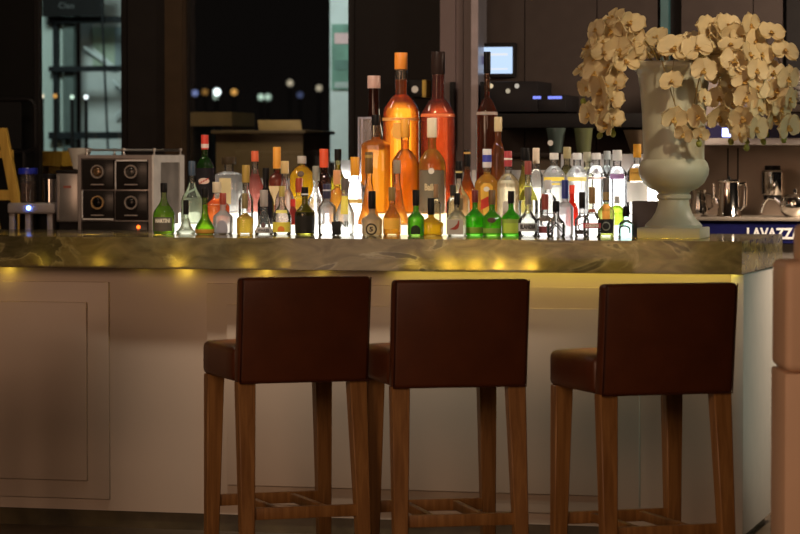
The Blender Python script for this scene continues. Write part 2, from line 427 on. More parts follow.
def build_bottle(px, top, w, row, kind, glasscol, capcol, cap_h, cap_w, label, liq=None, fill=None, frost=0, decals=(), cloud=.3, neckw=None, category='bottle', group='liquor bottles on the bar top', rim=None, Y=None, nm='liquor_bottle'):
    zb_ = TOP + BASE[row]; x = ground(px, Y, zb_); _, by, s = proj((x, Y, zb_))
    H = (by - top) / s; Rb = w / 2 / s; rc = cap_w / 2 / s; zc = H - cap_h / s; rn = (neckw or cap_w * .84) / 2 / s
    if KIND[kind][3] > 2: Rb *= .90
    t = thing(nm, label, category, (x, Y, zb_), 0, group)
    p, sq = prof_of(kind, H, Rb, rn, zc)
    n = 32 if w > 20 else 24
    gc = tuple(round(x ** (.55 if liq else 1), 2) for x in glasscol)
    lathe('glass_body', p, glass(gc, max(frost, .08)), t, n, sq)
    if liq:
        zf = (by - fill) / s
        lp, ls = cut_prof(p, sq, zf, Rb * .05, .005); lathe('liquid', lp, liquid(liq, min(.75, cloud * 1.25)), t, n, ls)
    if capcol:
        b = bmesh.new(); e = .0012
        add_lathe(b, [(rc * .97, zc - .006), (rc, zc - .004), (rc, H - 2 * e), (rc - e, H)], 20); o = obj('cap', b, plain('cap_%.2f_%.2f_%.2f' % capcol, capcol, .35, var=.1), t)
        if rim: lathe('cap_band', [(rc * 1.03, H - rim[1] / s), (rc * 1.03, H - rim[2] / s)], plain('cap_%.2f_%.2f_%.2f' % rim[0], rim[0], .35), t, 20)
    pw = KIND[kind][3]
    def wrap(u, z, lift):
        if pw > 2:
            return Vector((u, -rad_at(p, z) * .995 - lift, z)) if z <= KIND[kind][1] * zc else Vector((u, -rad_at(p, z) - lift, z))
        r = max(rad_at(p, z), .001) + lift; a = FACE + u / r
        return Vector((r * math.cos(a), r * math.sin(a), z))
    for d in decals:
        kd, col = d[0], d[1]; m = plain('ink_%.2f_%.2f_%.2f' % col, col, .6, var=.06)
        bm = bmesh.new(); lift = .0006 + .0005 * (kd != 'label')
        if kd == 'label':                                    # y0, y1, width fraction
            z0, z1 = (by - d[3]) / s, (by - d[2]) / s; hw = d[4] * Rb * (1.35 if pw == 2 else 1)
            nu, nv = 10, 4
            g = [[bm.verts.new(wrap(-hw + 2 * hw * i / nu, z0 + (z1 - z0) * j / nv, lift)) for i in range(nu + 1)] for j in range(nv + 1)]
            for j in range(nv):
                for i in range(nu): bm.faces.new((g[j][i], g[j][i + 1], g[j + 1][i + 1], g[j + 1][i]))
            nmn = 'paper_label'
        else:
            zc_ = (by - d[2]) / s; polys = []
            if kd == 'oval': polys = [[(d[3] / s / 2 * math.cos(2 * PI * i / 20), d[4] / s / 2 * math.sin(2 * PI * i / 20)) for i in range(20)]]
            if kd == 'ring':
                a, b2 = d[3] / s / 2, d[4] / s / 2
                polys = [[(a * math.cos(i * PI / 10), b2 * math.sin(i * PI / 10)), (a * math.cos((i + 1) * PI / 10), b2 * math.sin((i + 1) * PI / 10)), (a * .72 * math.cos((i + 1) * PI / 10), b2 * .72 * math.sin((i + 1) * PI / 10)), (a * .72 * math.cos(i * PI / 10), b2 * .72 * math.sin(i * PI / 10))] for i in range(20)]
            if kd == 'arch':
                a, b2 = d[3] / s / 2, d[4] / s
                q = [(a, 0)] + [(a * math.cos(i * PI / 12), b2 * .5 + b2 * .5 * math.sin(i * PI / 12)) for i in range(13)] + [(-a, 0)]
                polys = [[q[i], q[i + 1], (q[i + 1][0] * .75, q[i + 1][1] * .8), (q[i][0] * .75, q[i][1] * .8)] for i in range(len(q) - 1)]
            if kd == 'dome':
                a, b2 = d[3] / s / 2, d[4] / s
                polys = [[(a, 0)] + [(a * math.cos(i * PI / 12), b2 * .4 + b2 * .6 * math.sin(i * PI / 12)) for i in range(13)] + [(-a, 0)]]
            if kd == 'chev':
                a, h_, t_ = d[3] / s / 2, d[4] / s, 1.6 / s
                for dz in (0, -2.8 / s):
                    for sg in (-1, 1):
                        for q in range(4):
                            u0, u1 = q / 4, (q + 1) / 4
                            polys.append([(sg * a * u0, h_ * (1 - u0) + dz), (sg * a * u1, h_ * (1 - u1) + dz), (sg * a * u1, h_ * (1 - u1) + dz + t_), (sg * a * u0, h_ * (1 - u0) + dz + t_)])
            if kd == 'bird':
                q = d[3] / s
                polys = [[(-.6 * q, -.35 * q), (-.1 * q, -.1 * q), (.3 * q, .3 * q), (.36 * q, .62 * q), (.5 * q, .66 * q), (.52 * q, .2 * q), (.4 * q, -.2 * q), (.1 * q, -.4 * q)]]
            if kd == 'slash':
                a, h_ = d[3] / s / 2, d[4] / s
                polys = [[(-a, -h_ * .5 - a * .5), (a, -h_ * .5 + a * .5), (a, h_ * .5 + a * .5), (-a, h_ * .5 - a * .5)]]
            if kd == 'shield':
                a, h_ = d[3] / s / 2, d[4] / s / 2
                polys = [[(-a, h_ * .8), (-a * .5, h_), (a * .5, h_), (a, h_ * .8), (a * .9, -h_ * .1), (a * .45, -h_ * .8), (0, -h_), (-a * .45, -h_ * .8), (-a * .9, -h_ * .1)]]
            if kd == 'text':
                tv, tf = text_tris(d[3], d[4] / s, d[5] / s, .045)
                bv = [bm.verts.new(wrap(u, zc_ + v, lift + .0005)) for u, v in tv]
                for f in tf:
                    try: bm.faces.new([bv[i] for i in f])
                    except ValueError: pass
            if polys:                                        # cut fine, then lay on the curved glass
                for q in polys:
                    try: bm.faces.new([bm.verts.new((u, v, 0)) for u, v in q])
                    except ValueError: pass
                bmesh.ops.triangulate(bm, faces=bm.faces[:])
                for _ in range(2): bmesh.ops.subdivide_edges(bm, edges=bm.edges[:], cuts=1, use_grid_fill=True)
                up_ = {'oval': .0003, 'bird': .0004, 'slash': .0006, 'chev': .0004, 'ring': .0003}.get(kd, 0)
                for v in bm.verts: v.co = wrap(v.co.x, zc_ + v.co.y, lift + up_)
            nmn = 'lettering' if kd == 'text' else 'emblem'
        obj(nmn, bm, m, t)
    return t
K = (.012, .011, .011); RED = (.62, .03, .02); ORG = (.85, .20, .03); CREAM = (.75, .62, .42); GOLD = (.50, .30, .06); MAR = (.22, .03, .03)
WHT = (.85, .84, .80); AMB = (1, .42, .04); YLW = (1, .72, .06); GRN = (.20, .75, .03); LGR = (.55, .85, .06); BRN = (.20, .07, .02); NAVY = (.03, .05, .25)
DKL = (.04, .035, .03)
# --- front row of small bottles, left to right
bottle(164, 183, 22, 'F', 'slope', (.72, .92, .35), K, 8, 7, 'green sloping bottle with black cap and dark square label, farthest left', LGR, 206, decals=[('label', (.09, .08, .06), 217, 231, .72), ('text', (.85, .82, .7), 220.5, 'MARTINI', 4.2, 16)])
bottle(186, 200, 20, 'F', 'cone', (.88, .93, .86), K, 13, 5.5, 'small clear cone bottle with black cap beside the farthest left green bottle', (.93, .95, .85), 218)
bottle(205, 188, 20, 'F', 'tear', (.55, .85, .18), K, 8, 7, 'small green teardrop bottle with amber foot', (.50, .82, .05), 205, decals=[('label', (.55, .28, .04), 229, 234, 1.0)])
bottle(223, 193, 20, 'F', 'mini', (.95, .93, .93), (.30, .05, .03), 10, 7, 'frosted white bottle with red-brown cap and blue-grey domed label', frost=.45, decals=[('dome', (.30, .30, .36), 234, 12, 14)])
bottle(245, 193, 17, 'F', 'mini', CLEAR, (.22, .17, .07), 14, 6, 'small clear bottle of golden liquid beside the domed label bottle', (1, .70, .08), 213, cloud=.5)
bottle(264, 190, 19, 'F', 'cone', (.88, .92, .93), (.35, .31, .28), 15, 8, 'small clear bottle with grey cap and dark round badge', decals=[('label', (.40, .38, .36), 227, 233, .8), ('text', (.06, .06, .06), 230, 'WARES', 3, 13), ('oval', (.08, .03, .03), 225, 5, 5)])
bottle(282, 186, 19, 'F', 'slope', (.95, .96, .92), (.42, .33, .08), 9, 6, 'small clear bottle with gold cap and yellow fruit label', decals=[('label', (.80, .68, .08), 222, 232, .85), ('dome', (.75, .22, .03), 231, 7, 5), ('label', (.75, .66, .15), 210, 213, .5)])
bottle(305, 187, 20, 'F', 'mini', (.45, .45, .08), K, 8, 7, 'dark olive bottle with broad black label and black cap', (.45, .40, .03), 197, decals=[('label', (.02, .018, .015), 212, 233, 1.1)], cloud=.5, rim=((.7, .7, .7), 8, 6.5))
bottle(327, 184, 18, 'F', 'bordeaux', (.97, .97, .97), (.03, .03, .07), 13, 8, 'frosted white bottle with dark navy cap beside the black card', frost=.28, rim=((.6, .6, .65), 7, 5.5))
bottle(345, 178, 19, 'F', 'slope', CLEAR, (.12, .10, .09), 11, 8, 'clear sloping bottle with grey cap and yellow streak behind the black card', (.96, .96, .90), 195, decals=[('label', (.85, .72, .10), 196, 214, .30), ('text', (.08, .08, .06), 224, 'NI', 6, 8)])
bottle(372, 191, 21, 'F', 'mini', (.90, .84, .72), K, 16, 7.5, 'cloudy pale bottle with long black cap and black ring badge', (.85, .72, .5), 208, frost=.3, cloud=.6, decals=[('ring', (.03, .03, .03), 229, 12, 12), ('text', (.03, .03, .03), 229, '5', 5, 4)])
bottle(392, 187, 18, 'F', 'slope', (.95, .88, .7), (.22, .14, .04), 12, 7, 'small bottle of orange liqueur with gold-brown cap', (1, .56, .05), 203, cloud=.5, decals=[('label', (.95, .50, .06), 218, 229, .8)])
bottle(416, 190, 17, 'F', 'mini', (.45, .90, .25), K, 14, 7, 'small bright green bottle with black cap and black emblem', (.30, .85, .06), 206, cloud=.45, decals=[('dome', (.03, .04, .02), 234, 10, 9)])
bottle(431, 198, 25, 'F', 'flask', (.95, .85, .35), K, 15, 7, 'squat yellow bottle with black cap between green and partridge bottles', (1, .75, .05), 214, cloud=.55)
bottle(457, 193, 20, 'F', 'square', (.90, .90, .86), K, 10, 6, 'clear square bottle with black cap and red partridge label', (.95, .9, .75), 208, decals=[('label', (.40, .36, .30), 219, 234, .95), ('bird', (.28, .03, .015), 226, 9)])
bottle(475, 190, 19, 'F', 'mini', (.30, .88, .15), (.14, .02, .02), 11, 6.5, 'small green bottle with dark red cap, leftmost of three green ones', (.25, .82, .05), 200, cloud=.5, decals=[('label', (.22, .33, .04), 227, 233, .9)])
bottle(492, 190, 19, 'F', 'mini', (.40, .90, .15), (.15, .08, .03), 13, 7, 'small green bottle with brown cap and dark oval emblem', (.32, .82, .05), 204, cloud=.5, decals=[('oval', (.09, .04, .02), 220, 9, 5.5), ('label', (.22, .33, .05), 228, 233, .9)])
bottle(511, 191, 19, 'F', 'mini', (.32, .88, .15), K, 11, 6.5, 'small green bottle with black cap and lime label', (.28, .80, .05), 202, cloud=.5, decals=[('label', (.30, .42, .06), 219, 223, .95), ('label', (.45, .60, .06), 223, 233, .95)])
bottle(528, 187, 20, 'F', 'slope', (.93, .95, .97), (.20, .18, .14), 16, 6, 'small clear bottle with grey cap and a band lettered BLANDIA', decals=[('label', (.45, .45, .45), 223, 231, .9), ('text', (.05, .05, .05), 226.5, 'BLANDIA', 4.6, 17)])
bottle(545, 194, 18, 'F', 'mini', (.95, .95, .97), (.25, .05, .04), 14, 7, 'small clear bottle with long maroon cap and maroon label', decals=[('label', (.22, .05, .06), 226, 233, .55), ('label', (.10, .07, .05), 218, 221, .5)])
bottle(556, 201, 19, 'F', 'slope', (.93, .93, .92), K, 9, 7, 'small clear bottle with a black double chevron', decals=[('chev', (.03, .03, .03), 231.5, 17, 8)], Y=.375)
bottle(565, 180, 17, 'F', 'bordeaux', (.95, .93, .96), NAVY, 17, 7, 'frosted white bottle with long navy blue cap', frost=.45, Y=.465)
bottle(582, 192, 15, 'F', 'mini', (.90, .88, .88), K, 15, 6.5, 'small clear bottle with black cap and black round emblem', decals=[('label', (.05, .04, .04), 230, 234, .8), ('ring', (.03, .03, .03), 227, 9, 8)], Y=.465)
bottle(592, 187, 18, 'F', 'slope', (.95, .95, .95), (.20, .12, .05), 15, 6.5, 'small clear bottle with brown cap and red band label', decals=[('label', (.50, .03, .03), 223, 228, .95), ('text', (.9, .85, .8), 225.5, 'CORSINIS', 3.2, 15), ('label', (.30, .08, .05), 209, 212, .6)], Y=.39)
bottle(606, 178, 17, 'F', 'tall', (.90, .93, .70), (.09, .09, .10), 22, 6.5, 'tall bottle tinted green and orange with black round emblem', (.80, .85, .30), 203, cloud=.4, rim=((.30, .22, .10), 22, 14), decals=[('label', (1, .50, .10), 204, 219, .35), ('label', (.03, .035, .04), 219, 233, .75), ('ring', (.25, .3, .3), 226, 9, 9)], Y=.45)
bottle(626, 206, 17, 'F', 'square', (.75, .93, .92), K, 9, 6.5, 'small pale blue square bottle with black cap and arched label', decals=[('arch', (.05, .06, .07), 233, 12, 8)], Y=.39)
# --- middle row
bottle(192, 161, 22, 'M', 'slope', (.86, .93, .86), (.05, .08, .12), 13, 7, 'large pale clear sloping bottle, left end of the middle row', (.92, .96, .80), 198, cloud=.25, decals=[('slash', (.20, .28, .22), 191, 12, 2.2)])
bottle(217, 182, 26, 'M', 'flask', (.95, .86, .75), (.62, .52, .36), 9, 9, 'clear bottle of red-orange liquid behind the frosted domed label bottle', (1, .25, .04), 205, cloud=.4)
bottle(246, 165, 15, 'M', 'mini', CLEAR, (.40, .26, .06), 16, 8, 'clear bottle with tall gold cap behind the golden miniature')
bottle(266, 168, 17, 'M', 'slope', (.02, .02, .025), K, 10, 7, 'all black bottle between pink and orange-capped bottles', frost=.8)
bottle(285, 161, 20, 'M', 'slope', (.95, .90, .90), (.60, .42, .18), 11, 8, 'clear bottle with cream gold cap and pinkish tint', (.95, .80, .78), 190)
bottle(293, 199, 7, 'M', 'bordeaux', (.65, .03, .02), RED, 6, 5, 'slim red bottle behind the black label bottle', (.6, .02, .01), 206, frost=.5, Y=.495)
bottle(299, 178, 16, 'M', 'std', (.98, .90, .60), (.35, .05, .02), 13, 7, 'yellow bottle with dark red capsule behind the black label bottle', (1, .80, .15), 200, cloud=.4, Y=.56)
bottle(316, 166, 19, 'M', 'slope', (.97, .98, .98), (.28, .27, .22), 13, 7, 'clear bottle with grey cap left of the bright panel', frost=.22)
bottle(337, 170, 16, 'M', 'std', (.96, .85, .65), (.70, .33, .14), 13, 7.5, 'slim amber bottle with peach cap', (1, .55, .15), 186, cloud=.3)
bottle(355, 157, 21, 'M', 'bordeaux', (.97, .97, .97), (.80, .35, .03), 17, 9, 'frosted white bottle with bright orange cap', frost=.25, decals=[('label', (.80, .55, .15), 199, 203, .6)])
bottle(369, 152, 23, 'M', 'cone', (.95, .85, .68), (.16, .09, .03), 20, 8, 'tall tapering pale bottle of amber liqueur, left of the square amber bottle', (1, .52, .08), 196, cloud=.4, rim=((.45, .30, .08), 6, 3))
bottle(397, 160, 25, 'M', 'cone', (.96, .88, .72), (.30, .24, .17), 12, 7.5, 'tall tapering bottle with silver cap and amber liquid before the orange magnum', (1, .55, .10), 190, cloud=.3)
bottle(436, 184, 10, 'M', 'bordeaux', (.90, .85, .75), (.30, .17, .08), 12, 5, 'thin clear bottle with brown cap in front of the grey label magnum', Y=.50)
bottle(453, 185, 13, 'M', 'bordeaux', (.90, .88, .84), DKL, 9, 6, 'small clear bottle behind the partridge bottle', Y=.515)
bottle(459, 161, 22, 'M', 'flask', (.94, .90, .82), K, 16, 7, 'clear wide-shouldered bottle with black capsule left of the red slanted label', (.97, .86, .55), 195, rim=((.6, .5, .2), 12, 10), Y=.57, decals=[('label', (.18, .14, .07), 198, 210, .3)])
bottle(487, 149, 25, 'M', 'std', (.97, .86, .60), (.75, .73, .75), 17, 9, 'golden whisky bottle with blue and white cap and red slanted label', (1, .66, .12), 172, cloud=.35, rim=((.06, .08, .45), 13, 6), decals=[('shield', (.85, .48, .06), 200, 13, 34), ('slash', (.62, .04, .02), 202, 12, 10), ('oval', (.85, .8, .7), 189, 6, 5)])
bottle(508, 151, 23, 'M', 'std', (.95, .92, .88), (.40, .05, .06), 14, 8, 'clear bottle with red and white cap right of the red slanted label', (.97, .86, .62), 180, rim=((.8, .75, .7), 9, 7), decals=[('shield', (.75, .68, .62), 212, 11, 22)])
bottle(528, 161, 21, 'M', 'slope', (.95, .96, .93), (.28, .06, .05), 12, 7, 'clear bottle with maroon cap and lime ring label', decals=[('label', (.60, .68, .08), 186, 200, .85), ('label', (.25, .22, .10), 187, 196, .3)])
bottle(548, 180, 17, 'M', 'std', (.96, .97, .98), (.55, .55, .56), 8, 7, 'plain clear bottle with silver cap behind the chevron bottle')
bottle(572, 185, 13, 'M', 'slope', (.95, .10, .04), (.70, .04, .02), 7, 5.5, 'bright red slim bottle beside the navy capped bottle', (1, .10, .02), 192, cloud=.6, frost=.2)
bottle(617, 196, 14, 'M', 'std', (.85, .95, .55), WHT, 6, 6, 'lime tinted bottle right of the green and orange bottle', (.65, .85, .10), 206, Y=.53)
# --- back row
bottle(205, 135, 18, 'B', 'std', (.12, .45, .05), (.70, .06, .04), 13, 7.5, 'tall dark green vermouth bottle with red cap and dark label', (.10, .42, .03), 158, cloud=.4, rim=((.85, .7, .65), 13, 9), decals=[('label', (.02, .018, .02), 168, 205, 1.1), ('oval', (.75, .55, .45), 181, 12, 6), ('slash', (.45, .03, .02), 181, 10, 1.5)])
bottle(229, 157, 27, 'B', 'box', (.93, .93, .93), (.05, .035, .02), 6, 15, 'broad square-shouldered clear bottle with flat black cap and cream label', (.95, .93, .93), 175, decals=[('label', (.66, .56, .30), 178, 204, .5)], neckw=9)
bottle(255, 151, 18, 'B', 'slope', (.97, .92, .92), (.72, .14, .06), 9, 7.5, 'clear bottle of pink liquid with red-orange cap', (.95, .35, .30), 174, cloud=.4)
bottle(277, 147, 20, 'B', 'std', (.85, .55, .35), (.85, .38, .06), 20, 8, 'bottle with very tall orange capsule and dark red shoulder', (.45, .06, .04), 170, cloud=.35, decals=[('label', (.80, .62, .35), 186, 205, .9)])
bottle(302, 156, 25, 'B', 'dome', (.98, .88, .40), (.50, .46, .40), 6, 9, 'round-shouldered bottle of bright yellow liqueur with dark emblem', (1, .70, .03), 165, cloud=.45, decals=[('oval', (.10, .05, .02), 174, 7, 6)])
bottle(324, 149, 15, 'B', 'std', (.30, .10, .05), (.75, .10, .04), 17, 9, 'dark brown bottle with bright red-orange capsule', (.15, .03, .015), 168, cloud=.3)
bottle(338, 149, 19, 'B', 'flask', (.60, .58, .25), K, 10, 7, 'olive round bottle with black cap behind the peach capped bottle', (.50, .42, .04), 165)
bottle(376, 115, 29, 'B', 'box', (.98, .85, .60), K, 9, 9, 'tall square bottle of glowing amber with black cap', (1, .50, .04), 137, cloud=.45, neckw=9)
bottle(405, 119, 28, 'B', 'magnum', (.99, .88, .65), (.95, .42, .06), 17, 9.5, 'orange magnum with orange cap, before the tallest orange bottle', (1, .64, .08), 140, cloud=.34)
bottle(432, 118, 31, 'B', 'magnum', (.99, .82, .50), (.85, .75, .55), 18, 10, 'amber magnum with cream cap and dark grey label', (1, .78, .20), 137, cloud=.34, decals=[('label', (.16, .14, .10), 170, 212, .84), ('text', (.6, .5, .3), 187, 'Bailes', 7, 14), ('oval', (.8, .75, .65), 171, 6, 6)])
bottle(467, 150, 17, 'B', 'slope', (.80, .50, .25), K, 15, 7, 'whisky bottle with black capsule behind the wide clear bottle', (.75, .25, .03), 170, rim=((.6, .35, .1), 4, 2))
bottle(525, 148, 16, 'B', 'slope', (.80, .75, .45), K, 11, 9, 'olive bottle with black cap, left of the cream capped bottle', (.6, .5, .08), 166)
bottle(536, 148, 15, 'B', 'std', (.93, .92, .90), (.80, .66, .50), 14, 7, 'clear bottle with cream white cap behind the maroon capped bottle', Y=.73)
bottle(554, 153, 24, 'B', 'absolut', (.96, .97, .97), (.80, .80, .76), 5, 9, 'clear vodka bottle with yellow lettering, left of the pair', (.97, .97, .97), 172, decals=[('label', (.90, .72, .10), 177, 181, .75), ('label', (.85, .70, .15), 183, 185, .4), ('oval', (.35, .35, .42), 171, 4, 4)])
bottle(577, 153, 24, 'B', 'absolut', (.96, .97, .97), (.78, .80, .80), 5, 9, 'clear vodka bottle with pale yellow lettering, right of the pair', (.97, .97, .97), 172, decals=[('label', (.90, .78, .25), 177, 181, .7), ('oval', (.35, .35, .42), 171, 4, 4)])
bottle(596, 153, 24, 'X', 'absolut', (.97, .97, .97), (.82, .82, .80), 5, 9, 'clear vodka bottle with pink-grey lettering beside the tall clear bottle', decals=[('label', (.80, .60, .55), 177, 179, .7), ('oval', (.35, .35, .42), 171, 4, 4)])
bottle(617, 150, 23, 'B', 'absolut', (.95, .95, .98), (.80, .82, .84), 9, 9.5, 'taller clear vodka bottle with purple lettering', decals=[('label', (.45, .25, .60), 174, 179, .5)])
bottle(637, 144, 21, 'B', 'std', (.95, .93, .90), (.90, .42, .04), 12, 8, 'rum bottle with orange cap and orange label, next to the urn', decals=[('label', (.85, .48, .08), 168, 181, .6), ('label', (.85, .80, .76), 182, 202, .9)])
bottle(567, 147, 15, 'X', 'std', (.45, .42, .28), (.38, .32, .16), 10, 8, 'brown tinted bottle with olive cap behind the vodka pair', (.35, .3, .12), 165, Y=.76)
bottle(587, 152, 14, 'X', 'std', (.75, .75, .62), (.45, .43, .32), 8, 8, 'pale olive bottle behind the gap right of the vodka pair', Y=.80)
bottle(607, 151, 13, 'X', 'std', (.80, .85, .87), (.45, .50, .52), 7, 7, 'grey tinted bottle left of the tall clear vodka bottle', Y=.82)
# --- the two tallest and the ones behind
bottle(401, 53, 37, 'J', 'jero', (.99, .85, .65), (.95, .32, .05), 15, 13, 'tallest bright orange bottle with orange foil cap and orange label', (1, .33, .015), 80, cloud=.26, decals=[('label', (1, .45, .12), 118, 121, 1.08), ('oval', (1, .52, .10), 132, 18, 16), ('label', (1, .50, .10), 123, 138, .28)], neckw=12.5)
bottle(438, 52, 37, 'J', 'jero', (.97, .70, .55), (.03, .018, .015), 21, 14, 'tallest dark red bottle with black cap', (.60, .085, .008), 74, cloud=.26, decals=[('label', (.85, .20, .06), 114, 117, 1.08)], neckw=13)
bottle(374, 76, 24, 'J', 'slope', (.10, .03, .02), (.62, .40, .34), 11, 13, 'dark sloping bottle with pale foil top behind the square amber bottle', frost=.5, rim=None, Y=.80)
bottle(487, 52, 22, 'J', 'jero', (.60, .25, .12), K, 20, 7, 'dim tall orange bottle with black cap, added for a reflection right of the steel column', (.45, .07, .01), 92, cloud=.4, Y=.80, decals=[('label', (.35, .25, .2), 112, 115, 1.0)])  # real bottle built in place of one mirrored in the glass
bottle(498, 117, 14, 'J', 'std', (.80, .55, .25), (.62, .50, .28), 13, 8, 'amber bottle with cream cap, added for a reflection beside the dim tall orange bottle', (.70, .30, .03), 131, cloud=.5, Y=.76)  # also built where the glass only mirrors a bottle

# keep neighbours from touching: nudge along the depth only
recs = []
for a, k in SPECS:
    rw = a[3]; Y = ROW[rw] + (k.get('Y', OLD[rw]) - OLD[rw]); sc_ = proj((ground(a[0], Y, TOP), Y, TOP))[2]; recs.append([a[0], Y, a[2] / 2 / sc_, rw])
def clampY(p):
    lo, hi = LIM[p[3]]; lo += p[2]; hi -= p[2]
    p[1] = (lo + hi) / 2 if lo > hi else min(hi, max(lo, p[1]))
for p in recs: clampY(p)
for it in range(600):
    moved = False
    for i in range(len(recs)):
        for j in range(i):
            p, q = recs[i], recs[j]
            if BASE[p[3]] != BASE[q[3]]: continue
            dx = ground(p[0], p[1], TOP) - ground(q[0], q[1], TOP); sm = p[2] + q[2] + .0015
            if abs(dx) < sm:
                need = math.sqrt(sm * sm - dx * dx); dy = p[1] - q[1]
                if abs(dy) < need - 1e-5:
                    e = (need - abs(dy)) / 2 + 1e-4; sg = 1 if dy > 0 or (dy == 0 and i % 2) else -1
                    p[1] += sg * e; q[1] -= sg * e; clampY(p); clampY(q); moved = True
                    if it > 120 and it % 20 == 0: p[2] *= .985; q[2] *= .985
    if not moved: break
print('CLASH iterations', it)
for (a, k), r_ in zip(SPECS, recs):
    f_ = r_[2] * 2 * proj((ground(a[0], r_[1], TOP), r_[1], TOP))[2] / a[2]
    if f_ < .93: print('CLASH shrunk', a[0], a[1], a[3], round(f_, 2))
    k['Y'] = r_[1]; a = list(a); a[2] *= min(1, f_); build_bottle(*a, **k)

# clear acrylic box behind the square amber bottle, dark card, grey box
p = ground(372, .79, TOP)
ac = thing('acrylic_box', 'tall clear acrylic box with pale edges behind the square amber bottle', 'box', (ground(368, .90, TOP + Z2), .905, TOP + Z2))
bm = bmesh.new(); z1 = at(366, 117, .9).z - TOP - Z2
add_frame(bm, -.035, .03, 0, z1, -.03, -.024, .007); add_frame(bm, -.035, .03, 0, z1, .018, .024, .007); obj('edges', bm, glass((.8, .8, .95), .5), ac)
box('pane', (-.028, -.028, .007), (.023, -.026, z1 - .007), glass((.9, .9, .95), .1), ac)
cd = box('display_card', (-.017, -.003, 0), (.017, .003, .052), plain('black_card', (.015, .014, .014), .6), None, .002)
cd.location = (ground(337, .46, TOP), .46, TOP + .002); cd.rotation_euler = (R(-9), R(-8), 0)
tag(cd, 'small black card leaning before the bright white bottles', 'card')
gb = thing('gift_box', 'dark grey box tucked behind the urn plinth', 'box', (ground(650, .55, TOP), .55, TOP))
hz = at(644, 201, .56).z - TOP
bm = bmesh.new(); add_box(bm, (-.062, -.04, 0), (.05, .04, hz), .003); obj('carton', bm, plain('grey_card', (.07, .065, .08), .5), gb)
box('label_plate', (-.045, -.043, .012), (-.005, -.0405, .03), plain('label_grey', (.02, .02, .025), .5), gb)

# ------------------------------------------------------------------ urn
VY = .42; vx = ground(673.5, VY, TOP); _, vby, vs = proj((vx, VY, TOP))
M_urn = plain('glazed_white', (.46, .47, .37), .42, var=.05, scale=5)
urn = thing('urn_vase', 'large cream classical urn on a square plinth, holding white orchids', 'vase', (vx, VY, TOP))
def vz(y): return (vby - y) / vs
prof = [(.02, 228), (28.5, 228), (28.5, 225), (26, 222), (22.5, 219), (18.5, 213), (16, 206), (15.2, 200), (17.2, 198), (17.2, 195), (15.4, 193.5), (17.5, 191), (24, 188.5), (30.5, 183), (34.6, 175), (35.4, 169), (33.6, 163), (30.6, 159.5), (30.4, 150), (31, 135), (32.2, 110), (34, 88), (36, 76), (37.5, 72), (41, 69.5), (42.2, 66), (41.5, 63), (39, 62), (36, 64), (34, 72), (31, 100), (28, 140), (.02, 142)]
bm = bmesh.new()
rings = []
n = 48
for r, y in prof:
    rings.append([bm.verts.new((r / vs * math.cos(2 * PI * k / n), r / vs * math.sin(2 * PI * k / n), vz(y))) for k in range(n)])
for q, w in zip(rings, rings[1:]):
    for k in range(n): bm.faces.new((q[k], q[(k + 1) % n], w[(k + 1) % n], w[k]))
obj('body', bm, M_urn, urn)
ph = .116
box('plinth', (-ph, -ph, 0), (ph, ph, vz(227.2)), M_urn, urn, .004)
lathe('soil', [(.001, vz(84)), (33 / vs, vz(84)), (33 / vs, vz(80)), (.001, vz(79))], plain('moss', (.08, .07, .03), .9, var=.4), urn, 32)

# ------------------------------------------------------------------ orchids
def petal_mat(name, col):
    m, nt, out = newmat(name)
    tc = N(nt, 'TexCoord'); nz = N(nt, 'TexNoise', Scale=40.0, Detail=2.0); rp = N(nt, 'ValToRGB')
    rp.color_ramp.elements[0].color = c4([x * .9 for x in col]); rp.color_ramp.elements[1].color = c4([min(1, x * 1.08) for x in col])
    nt.links.new(tc.outputs['Object'], nz.inputs['Vector']); nt.links.new(nz.outputs['Fac'], rp.inputs['Fac'])
    b = N(nt, 'BsdfPrincipled', Roughness=.5); nt.links.new(rp.outputs[0], b.inputs['Base Color'])
    t = N(nt, 'BsdfTranslucent'); nt.links.new(rp.outputs[0], t.inputs['Color'])
    s = N(nt, 'MixShader', Fac=.5); nt.links.new(b.outputs[0], s.inputs[1]); nt.links.new(t.outputs[0], s.inputs[2]); nt.links.new(s.outputs[0], out.inputs[0])
    return m
M_petal = petal_mat('petal_white', (.86, .76, .51))
M_lip = petal_mat('lip_yellow', (.72, .50, .16))
M_stem = plain('stem_green', (.16, .11, .025), .5)
M_bud = petal_mat('bud_green', (.42, .46, .12))
